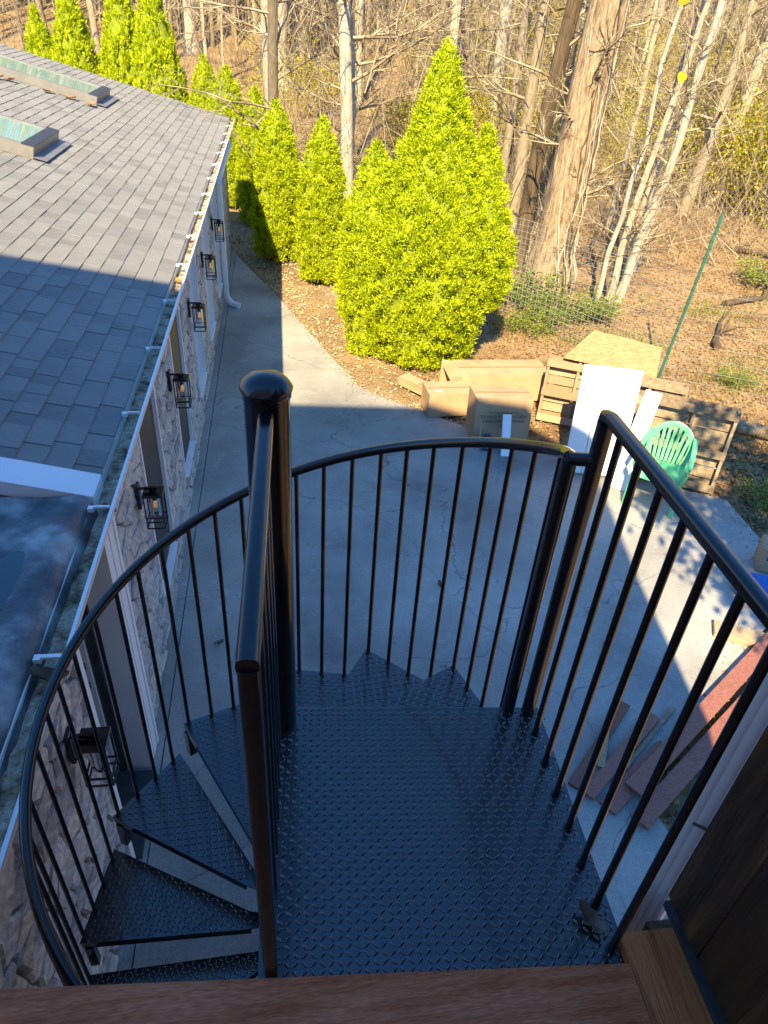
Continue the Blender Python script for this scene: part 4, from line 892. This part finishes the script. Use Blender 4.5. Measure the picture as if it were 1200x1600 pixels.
# ================================================================ WOODS
def bare(h, r, seed, nb=26, low=.10, spread=1.0, wob=.12, taper=.35, lean=(0,0), bl=1.0, rough=0):
    rr = random.Random(seed); tk = MB(); n = 12; path = []; x = y = 0
    for i in range(n+1):
        t = i/n; path.append(Vector((x+lean[0]*t, y+lean[1]*t, h*t-.1))); x += rr.uniform(-wob,wob)*h/n*.8; y += rr.uniform(-wob,wob)*h/n*.8
    rad = [r*(1-(1-taper)*i/n)*(1.35 if i == 0 else 1) for i in range(n+1)]
    if rough:
        fine = [path[int(i*n/60)].lerp(path[min(int(i*n/60)+1,n)], i*n/60-int(i*n/60)) for i in range(61)]; fr_ = [rad[int(i*n/60)]+(rad[min(int(i*n/60)+1,n)]-rad[int(i*n/60)])*(i*n/60-int(i*n/60)) for i in range(61)]
        tk.tube(fine, fr_, 28); q = [rr.uniform(0,6.28) for _ in range(4)]
        for i, v in enumerate(tk.v):
            k_, a = i//28, (i%28)/28*2*math.pi; c_ = fine[k_]; g_ = 1+rough*(.5*math.sin(9*a+q[0]+1.5*math.sin(k_*.5))+.4*math.sin(5*a+q[1]-k_*.25)+.5*math.sin(13*a+q[2]+k_*.9)+rr.uniform(-.5,.5)) + .25*max(0,1-k_/5)*(.6+.6*math.sin(4*a+q[3]))
            tk.v[i] = tuple(c_+(Vector(v)-c_)*g_)
    else: tk.tube(path, rad, 10)
    A, B, RA, RB = [], [], [], []
    def at(t): f = t*n; i = min(int(f), n-1); return path[i].lerp(path[i+1], f-i), rad[i]+(rad[i+1]-rad[i])*(f-i)
    def grow(p, d, L, r0, lev):
        seg = 5 if lev < 2 else 3; q = p
        for s in range(seg):
            d = (d+Vector((rr.uniform(-.28,.28), rr.uniform(-.28,.28), rr.uniform(-.16,.22)))).normalized(); e = q+d*(L/seg)
            ra, rb = r0*(1-.75*s/seg), r0*(1-.75*(s+1)/seg); A.append(q); B.append(e); RA.append(ra); RB.append(rb)
            if lev < 2:
                for _ in range(2 if lev == 0 else 1):
                    if rr.random() < .85:
                        dd = (d+Vector((rr.uniform(-1,1),rr.uniform(-1,1),rr.uniform(-.5,.7)))).normalized(); grow(e, dd, L*rr.uniform(.3,.55), max(rb*.6,.0035), lev+1)
            q = e
    for i in range(nb):
        t = low+(1-low)*(i+rr.random())/nb*.97; p, rt = at(t); a = rr.uniform(0,2*math.pi)
        grow(p, Vector((math.cos(a),math.sin(a),rr.uniform(.1,.9))).normalized(), h*rr.uniform(.10,.24)*spread*bl*(1.1-.5*t), min(rt*.42, .05)*rr.uniform(.35,1), 0)
    V, F = sticks([tuple(p) for p in A],[tuple(p) for p in B],np.array(RA),np.array(RB),4)
    return tk, V, F
def treething(name, label, x, y, tk_me, cr_me, sc=1, rz=0, grp=None):
    t = thing(name, label, 'tree', (x,y,gz(x,y)), rz, grp)
    for nme, me in (('trunk',tk_me),('crown',cr_me)): o = link(nme, me, t); o.scale = (sc,)*3 if not isinstance(sc,tuple) else sc
    return t
def protomesh(args, bm, tm):
    tk, V, F = bare(**args); return mkmesh('trunk', tk.v, tk.f, bm, 60), npmesh('crown', V, F, tm)
# single trees that can be told apart
sp = [('big_tree', 'stout tan trunk right of the arborvitae, thickest tree at the fence', 5.56,14.4, dict(h=13,r=.40,seed=21,rough=.07,bl=.55,nb=30,low=.12,wob=.05,taper=.55,lean=(.45,0)), 'bigbark'),
      ('dark_tree', 'dark trunk standing close behind the stout tan trunk', 5.35,16.2, dict(h=13,r=.17,seed=22,rough=.06,nb=22,low=.2,wob=.05,taper=.6,lean=(.9,0)), 'darkbark'),
      ('pale_tree', 'tall pale grey trunk behind the middle of the hedge', .18,40.0, dict(h=17,r=.38,seed=23,rough=.04,nb=22,low=.3,wob=.04,taper=.7), 'palebark'),
      ('pale_tree', 'pale slim trunk rising between two arborvitae', 1.56,17.95, dict(h=13,r=.15,seed=24,nb=26,low=.22,wob=.12,taper=.7,lean=(.3,0)), 'palebark'),
      ('pale_tree', 'second pale trunk twinned with the slim one between two arborvitae', 1.66,18.5, dict(h=13,r=.13,seed=25,nb=24,low=.2,wob=.12,taper=.7,lean=(-.2,.3)), 'palebark'),
      ('slim_tree', 'slim dark-footed tree on the brown slope left of the slim pale trunks', 1.34,35.0, dict(h=11,r=.15,seed=26,nb=26,low=.15,wob=.1), 'darkbark'),
      ('brown_tree', 'brown trunk above the roof edge, left of the pale grey trunk', -4.2,44, dict(h=16,r=.34,seed=27,nb=22,low=.3,wob=.04,taper=.7), 'bark'),
      ('pale_tree', 'pale trunk right behind the tip of the tallest arborvitae', 8.2,30, dict(h=15,r=.24,seed=28,nb=22,low=.25,wob=.06,taper=.6), 'palebark'),
      ('ivy_tree', 'leaning tan trunk at the right among yellow bushes', 12.3,21.7, dict(h=11,r=.17,seed=29,nb=26,low=.15,wob=.1,lean=(.6,0)), 'bark')]
for (nm, lab, x, y, a, bm) in sp:
    t_, c_ = protomesh(a, MT[bm], MT['twig']); tt_ = treething(nm, lab, x, y, t_, c_)
    if nm == 'big_tree':                                   # bare vines climbing the trunk
        rv = random.Random(77)
        for i in range(9):
            a0 = rv.uniform(-2.6,-.4); rr0 = .47; pts = []; top = rv.uniform(3.5,7)
            for q in range(24):
                t = q/23; h_ = t*top; a0 += rv.uniform(-.13,.13); w_ = (.62-.12*min(1,h_/1.2))*(.80 if h_ > .8 else .95)-.02*h_+rv.uniform(0,.05); pts.append((.45*h_/13+w_*math.cos(a0), w_*math.sin(a0), h_-.05))
            mb = MB(); mb.tube(pts, [rv.uniform(.010,.022)*(1-.6*q/23) for q in range(24)], 6); part('vine', mb, MT['palebark' if i%3 else 'darkbark'], tt_, 60, local=True)
sapl = [(6.26,13.34,'nearest'),(6.62,13.6,'second'),(6.95,13.9,'third'),(7.35,14.6,'fourth'),(8.19,15.98,'fifth'),(8.9,17.5,'farthest')]
for i, (x, y, wd_) in enumerate(sapl):
    t_, c_ = protomesh(dict(h=7.5,r=.055+.02*(i%3),seed=40+i,nb=22,low=.12,wob=.16,taper=.4,lean=(.5,-.2),bl=.8), MT['palebark' if i%2 == 0 else 'bark'], MT['twig']); treething('sapling', 'thin crooked sapling right of the stout trunk, %s of its row from it' % wd_, x, y, t_, c_, grp='saplings beside the stout trunk')
protos = [protomesh(dict(h=12+2*(i%3), r=.075+.03*(i%4), seed=60+i, nb=24, low=.10+.03*(i%3), wob=.06+.02*(i%3), taper=.5), MT['bark'], MT['twig']) for i in range(7)]
rr = random.Random(11); gen = []
while len(gen) < 92:
    y = rr.uniform(17, 52); q = rr.uniform(-.42, .98); x = q*y
    if x < 0 and y < 30: continue
    if q > .42 and q < .8 and y < 22 and rr.random() < .5: continue
    if any(math.hypot(x-a,y-b) < .8 for a, b in gen) or math.hypot(x-5.5,y-15) < 2: continue
    gen.append((x,y))
gen.sort(key=lambda p: p[0]/p[1])
for i, (x, y) in enumerate(gen):
    k = rr.randrange(7); s = rr.uniform(.8,1.25); d = 'near the fence' if y < 24 else ('deep in the woods' if y > 38 else 'in the middle of the woods')
    treething('woodland_tree', 'bare woodland tree %s, %s plain trunk from left' % (d, ordinal(i+1)), x, y, *protos[k], (s*rr.uniform(.8,1.3),)*2+(s,), rr.uniform(0,6.28), 'plain bare trees of the woods')
# far woods and thicket twigs: one mass
rs = np.random.RandomState(4)
N = 2600; yy_ = rs.uniform(44,120,N); xx_ = yy_*rs.uniform(-.75,1.15,N); zz_ = np.array([gz(a,b) for a,b in zip(xx_,yy_)])
hh_ = rs.uniform(8,17,N); P0 = np.stack([xx_,yy_,zz_-.2],1); P1 = P0+np.stack([rs.normal(size=N)*.7,rs.normal(size=N)*.7,hh_],1)
Va, Fa = sticks(P0,P1,rs.uniform(.05,.24,N),rs.uniform(.02,.06,N),5)
K = 19000; ii = rs.randint(0,N,K); tt = rs.uniform(.02,.8,K)[:,None]; B0 = P0[ii]*(1-tt)+P1[ii]*tt; dd = rs.normal(size=(K,3))*np.array([1,1,.5])+np.array([0,0,.45]); dd /= np.linalg.norm(dd,axis=1,keepdims=True)
Vb, Fb = sticks(B0,B0+dd*rs.uniform(.6,3.2,K)[:,None],rs.uniform(.012,.035,K),.006,3)
fw = link('far_woods', npmesh('far_woods', np.concatenate([Va,Vb]), np.concatenate([Fa,Fb+len(Va)]), MT['twig'])); fw['kind'] = 'stuff'; fw['label'] = 'distant bare woods filling the top of the view'; fw['category'] = 'woods'
K = 17000; yy_ = rs.uniform(16,50,K)**1.0; qq = rs.uniform(-.4,1.0,K); xx_ = yy_*qq; ok = ~((xx_<0)&(yy_<30)); xx_, yy_ = xx_[ok], yy_[ok]; K = len(xx_)
zz_ = np.array([gz(a,b) for a,b in zip(xx_,yy_)]); B0 = np.stack([xx_,yy_,zz_+np.where(rs.rand(K)<.5,0,rs.uniform(0,5,K))],1); dd = rs.normal(size=(K,3))*np.array([.6,.6,.35])+np.array([0,0,.9]); dd /= np.linalg.norm(dd,axis=1,keepdims=True)
V, F = sticks(B0,B0+dd*rs.uniform(.5,2.6,K)[:,None],rs.uniform(.004,.014,K),.002,3)
th_o = link('thicket_twigs', npmesh('thicket_twigs', V, F, MT['twig'])); th_o['kind'] = 'stuff'; th_o['label'] = 'thin bare undergrowth stems between the trunks'; th_o['category'] = 'undergrowth'
# leafy shrubs
def shrub(seed, m, R, h, n, L):
    rs = np.random.RandomState(seed); nc = 46; C = rs.normal(size=(nc,3))*np.array([R*.42,R*.42,h*.2])+np.array([0,0,h*.52]); idx = rs.randint(0,nc,n); P = C[idx]+rs.normal(size=(n,3))*R*.13; P[:,2] = np.maximum(P[:,2],.1)
    V, F = sprays(P, rs.normal(size=(n,3)), L, L*.55, rs); S0 = np.zeros((nc,3)); S0[:,:2] = rs.normal(size=(nc,2))*.12; V2, F2 = sticks(S0, C, .012, .004, 4)
    return npmesh('leaves', V, F, m), npmesh('stems', V2, F2, MT['twig'])
ym = [shrub(80+i, MT['yleaf'], 1.5+.3*i, 3.0+.5*i, 3000, .10) for i in range(3)]; gm = shrub(90, MT['gleaf'], .8, 1.0, 1800, .07)
SB = []
for _ in range(60):
    y = rr.uniform(24,48); q = rr.uniform(-.05,.45) if _ < 16 else rr.uniform(.3,1.0); x = q*y
    SB.append((x,y))
SB = [(17.0,22.5),(19.5,24),(21,27),(16.0,24.5),(19,29),(22.5,25.5),(12.2,26),(18.0,33),(23,31),(14.8,23)] + [(14.5,20.5),(16.2,21),(13.0,24),(17.5,25),(15.5,27.5),(18.5,19.5),(13.8,30)] + SB[:34]
SB.sort(key=lambda p: p[0]/p[1])
for i, (x, y) in enumerate(SB):
    t = thing('shrub', 'yellow-green leafy bush among the trunks, %s bush from the left' % ordinal(i+1), 'bush', (x,y,gz(x,y)), rr.uniform(0,6.28), 'yellow-green bushes in the woods'); s = rr.uniform(.7,1.2); k = rr.randrange(3)
    for nme, me in zip(('leaves','stems'), ym[k]): o = link(nme, me, t); o.scale = (s,)*3
WS = [(4.7,13.6,1.0,'at the foot of the stout tan trunk'),(5.0,12.6,.7,'in front of the stout tan trunk'),(6.0,12.9,.8,'right of the stout tan trunk'),(4.4,12.2,.6,'by the wire fence next to the tallest arborvitae'),(7.6,7.3,.6,'right of the log'),(10.9,14.6,.9,'on the open slope at the right'),(5.9,6.6,.45,'behind the patio corner'),(7.4,9.9,.4,'on the sunlit slope behind the log')]
for x, y, s, wd_ in WS:
    t = thing('weed_clump', 'clump of green weeds ' + wd_, 'weeds', (x,y,gz(x,y)), rr.uniform(0,6.28), 'green weed clumps')
    for nme, me in zip(('leaves','stems'), gm): o = link(nme, me, t); o.scale = (s*1.2,s*1.2,s*.62)
# leaf litter
def litter(name, K, region, m, L, seed, label, lift=.012):
    rs = np.random.RandomState(seed); P = region(rs, K); k = len(P); z = np.array([gz(a,b) for a,b in P]); P = np.concatenate([P, (z+lift+rs.uniform(0,.02,k))[:,None]],1)
    D = rs.normal(size=(k,3))*np.array([1,1,.22]); V, F = sprays(P, D, L, L*.6, rs); o = link(name, npmesh(name, V, F, m)); o['kind'] = 'stuff'; o['label'] = label; o['category'] = 'leaf litter'
def pip(x, y, poly):
    c = np.zeros(len(x), bool)
    for i in range(len(poly)):
        (x0,y0),(x1,y1) = poly[i-1],poly[i]; c ^= ((y0>y)!=(y1>y)) & (x < (x1-x0)*(y-y0)/((y1-y0) or 1e-9)+x0)
    return c
def reg_woods(rs, K):
    y = rs.uniform(6.0,30,K)**1.0; y = 6+(y-6)*rs.rand(K)**.5; x = rs.uniform(-1.0,22,K); ok = ~pip(x,y,PATIO) & (x < y*1.05+.5) & ~((x<2.2)&(y<17.5)); return np.stack([x[ok],y[ok]],1)
def reg_bed(rs, K):
    y = rs.uniform(8.6,19,K); e = np.interp(y,[8.6,9.04,9.35,9.71,11.34,13.43,14.95,17],[2.3,1.89,1.46,1.12,.63,.01,-.5,-1.2]); x = e+rs.rand(K)**1.4*1.9; return np.stack([x,y],1)
def reg_mulch(rs, K):
    x = rs.uniform(2.3,8,K); y = rs.uniform(.5,8,K); ok = ~pip(x,y,PATIO); return np.stack([x[ok],y[ok]],1)
litter('leaf_litter', 80000, reg_woods, MT['litter'], .06, 7, 'brown fallen leaves covering the woodland floor')
litter('pale_leaf_litter', 4200, reg_bed, MT['palelitter'], .05, 8, 'pale dry leaves on the bed between walk and hedge')
litter('mulch', 14000, reg_mulch, MT['litter'], .07, 9, 'dark mulch and pine needles beside the patio')
# two yellow leaves still hanging on a drooping twig
TW = MB(); TW.tube([(5.62,14.1,3.2),(5.3,12.4,3.3),(4.9,10.6,2.9),(4.62,9.4,2.35),(4.40,9.02,2.08)], [.02,.014,.009,.005,.003], 5); TW.tube([(4.62,9.4,2.35),(4.66,9.2,1.9),(4.61,9.02,1.38)], [.004,.003,.002], 5)
solo('drooping_twig', TW, MT['twig'], 'thin twig drooping in front of the stout trunk at the top right', 'twig')
hm = []
for i in range(24):
    t = 2*math.pi*i/24; hm.append((16*math.sin(t)**3/16*.075, 0, (13*math.cos(t)-5*math.cos(2*t)-2*math.cos(3*t)-math.cos(4*t))/16*.075))
mb = MB(); mb.v = hm+[(a,.0015,c) for a,b,c in hm]; mb.f = [tuple(range(24)), tuple(range(47,23,-1))]+[(i,(i+1)%24,24+(i+1)%24,24+i) for i in range(24)]; hme = mkmesh('yellow_leaf', mb.v, mb.f, MT['sunleaf'])
for (p, s, lab, rx) in (((4.40,9.0,2.02),1.0,'upper bright yellow leaf hanging at the top right edge of the woods',.3),((4.61,9.0,1.31),.95,'lower bright yellow heart-shaped leaf hanging in front of the woods',.1)):
    o = link('yellow_leaf', hme, None, p); o.rotation_euler = (rx,.25,.2); o.scale = (s,)*3; tag(o, lab, 'leaf')
# evergreen outside the frame that dapples the patio corner
ET = thing('evergreen_tree', 'leafy evergreen beside the house that dapples the patio corner with shade', 'tree', (4.3,-.6,G-.06))
rs = np.random.RandomState(12); nc = 110; C = rs.normal(size=(nc,3)); C /= np.linalg.norm(C,axis=1,keepdims=True); C *= (rs.rand(nc,1)**.4); C = C*np.array([1.65,1.7,1.7])+np.array([-.35,.5,6.0])
n = 8500; idx = rs.randint(0,nc,n); P = C[idx]+rs.normal(size=(n,3))*.16; V, F = sprays(P, rs.normal(size=(n,3)), .15, .085, rs); link('crown', npmesh('crown', V, F, MT['eleaf']), ET)
mb = MB(); mb.tube([(0,0,0),(.05,.1,2),(-.1,.3,4.2),(-.2,.5,6.5)], [.13,.11,.08,.03], 10); part('trunk', mb, MT['bark'], ET, 60, local=True)
V, F = sticks(np.array([(-.1,.3,4.2)]*nc)+rs.normal(size=(nc,3))*np.array([.03,.03,.5]), C, .018, .005, 4); link('limbs', npmesh('limbs', V, F, MT['twig']), ET)

# small debris on the patio and dark branches added for shadow streaks in the woods
rs = np.random.RandomState(31); k = 520; P = np.stack([rs.uniform(-.9,5.2,k), rs.uniform(1.5,13,k)],1); ok = pip(P[:,0],P[:,1],PATIO); P = P[ok]
for i in list(range(2,13))+[15,16]:
    a, b = np.array(PATIO[i]), np.array(PATIO[i+1]); m_ = int(60*np.linalg.norm(b-a)); q = a+(b-a)*rs.rand(m_,1)+np.abs(rs.normal(size=(m_,1)))*.10*np.array([[-(b-a)[1],(b-a)[0]]])/np.linalg.norm(b-a)*-1; P = np.concatenate([P, q[pip(q[:,0],q[:,1],PATIO)]])
k = len(P)
V, F = sprays(np.concatenate([P, np.full((k,1),G+.004)],1), rs.normal(size=(k,3))*np.array([1,1,.12])+np.array([0,0,.05]), .026, .014, rs); V[:,2] = np.maximum(V[:,2], G+.0025)
o = link('patio_debris', npmesh('patio_debris', V, F, MT['litter'])); o['kind'] = 'stuff'; o['label'] = 'tiny bits of leaf and dirt strewn over the patio'; o['category'] = 'debris'
for i, (x, y, L_, a, wd_) in enumerate([(9.2,13.5,2.6,.5,'on the sunlit slope right of the saplings'),(11.5,17.5,3.2,-.3,'farther up the sunlit slope'),(3.6,21,3.4,.2,'behind the slim pale trunks'),(7.8,11.2,1.6,1.1,'just beyond the green fence post'),(1.2,27,3.5,-.2,'on the brown slope above the hedge')]):
    mb = MB(); pts = [Vector((x+math.cos(a)*L_*t+.12*math.sin(t*5+i), y+math.sin(a)*L_*t+.1*math.cos(t*7), gz(x+math.cos(a)*L_*t, y+math.sin(a)*L_*t)+.07+.03*math.sin(t*9))) for t in (0,.2,.4,.6,.8,1)]
    mb.tube(pts, [.07,.065,.055,.045,.035,.02], 8)
    for t in (2,3,4): mb.tube([pts[t], pts[t]+Vector((.25,.2*(-1)**t,.22)), pts[t]+Vector((.5,.5*(-1)**t,.3))], [.025,.016,.006], 5)
    solo('shadow_streak_branch', mb, MT['darkbark'], 'added branch standing in for a dark shadow streak ' + wd_, 'branch', 'branches added for shadow streaks in the woods', 60)  # dark branch added in place of a tree shadow on the ground

for i, (x, y, k_, s_) in enumerate([(7.0,.9,3,.8),(9.6,2.0,5,.9)]):
    treething('yard_tree', 'bare tree beside the yard whose shadow falls across the sunlit slope, ' + ('nearer' if i == 0 else 'farther') + ' one', x, y, *protos[k_], (s_,s_,s_), 1.3*i, 'bare yard trees right of the view')

def reg_grass(rs, K):
    c = np.array([(7.4,9.9),(8.3,10.6),(4.7,12.4),(5.4,11.6),(6.4,11.6),(9.6,11.8),(6.9,7.3),(5.9,5.6),(6.6,6.2),(3.3,3.0),(8.8,13.2),(10.6,13.9)]); i = rs.randint(0,len(c),K); p = c[i]+rs.normal(size=(K,2))*np.array([.45,.35]); ok = ~pip(p[:,0],p[:,1],PATIO); return p[ok]
rs = np.random.RandomState(55); P = reg_grass(rs, 5200); k = len(P); P = np.concatenate([P, np.array([gz(a,b) for a,b in P])[:,None]],1)
V, F = sprays(P, rs.normal(size=(k,3))*np.array([.5,.5,.1])+np.array([0,0,.8]), .10, .012, rs); o = link('sparse_grass', npmesh('sparse_grass', V, F, MT['gleaf'])); o['kind'] = 'stuff'; o['label'] = 'thin patches of green grass on the leaf-covered slope'; o['category'] = 'grass'
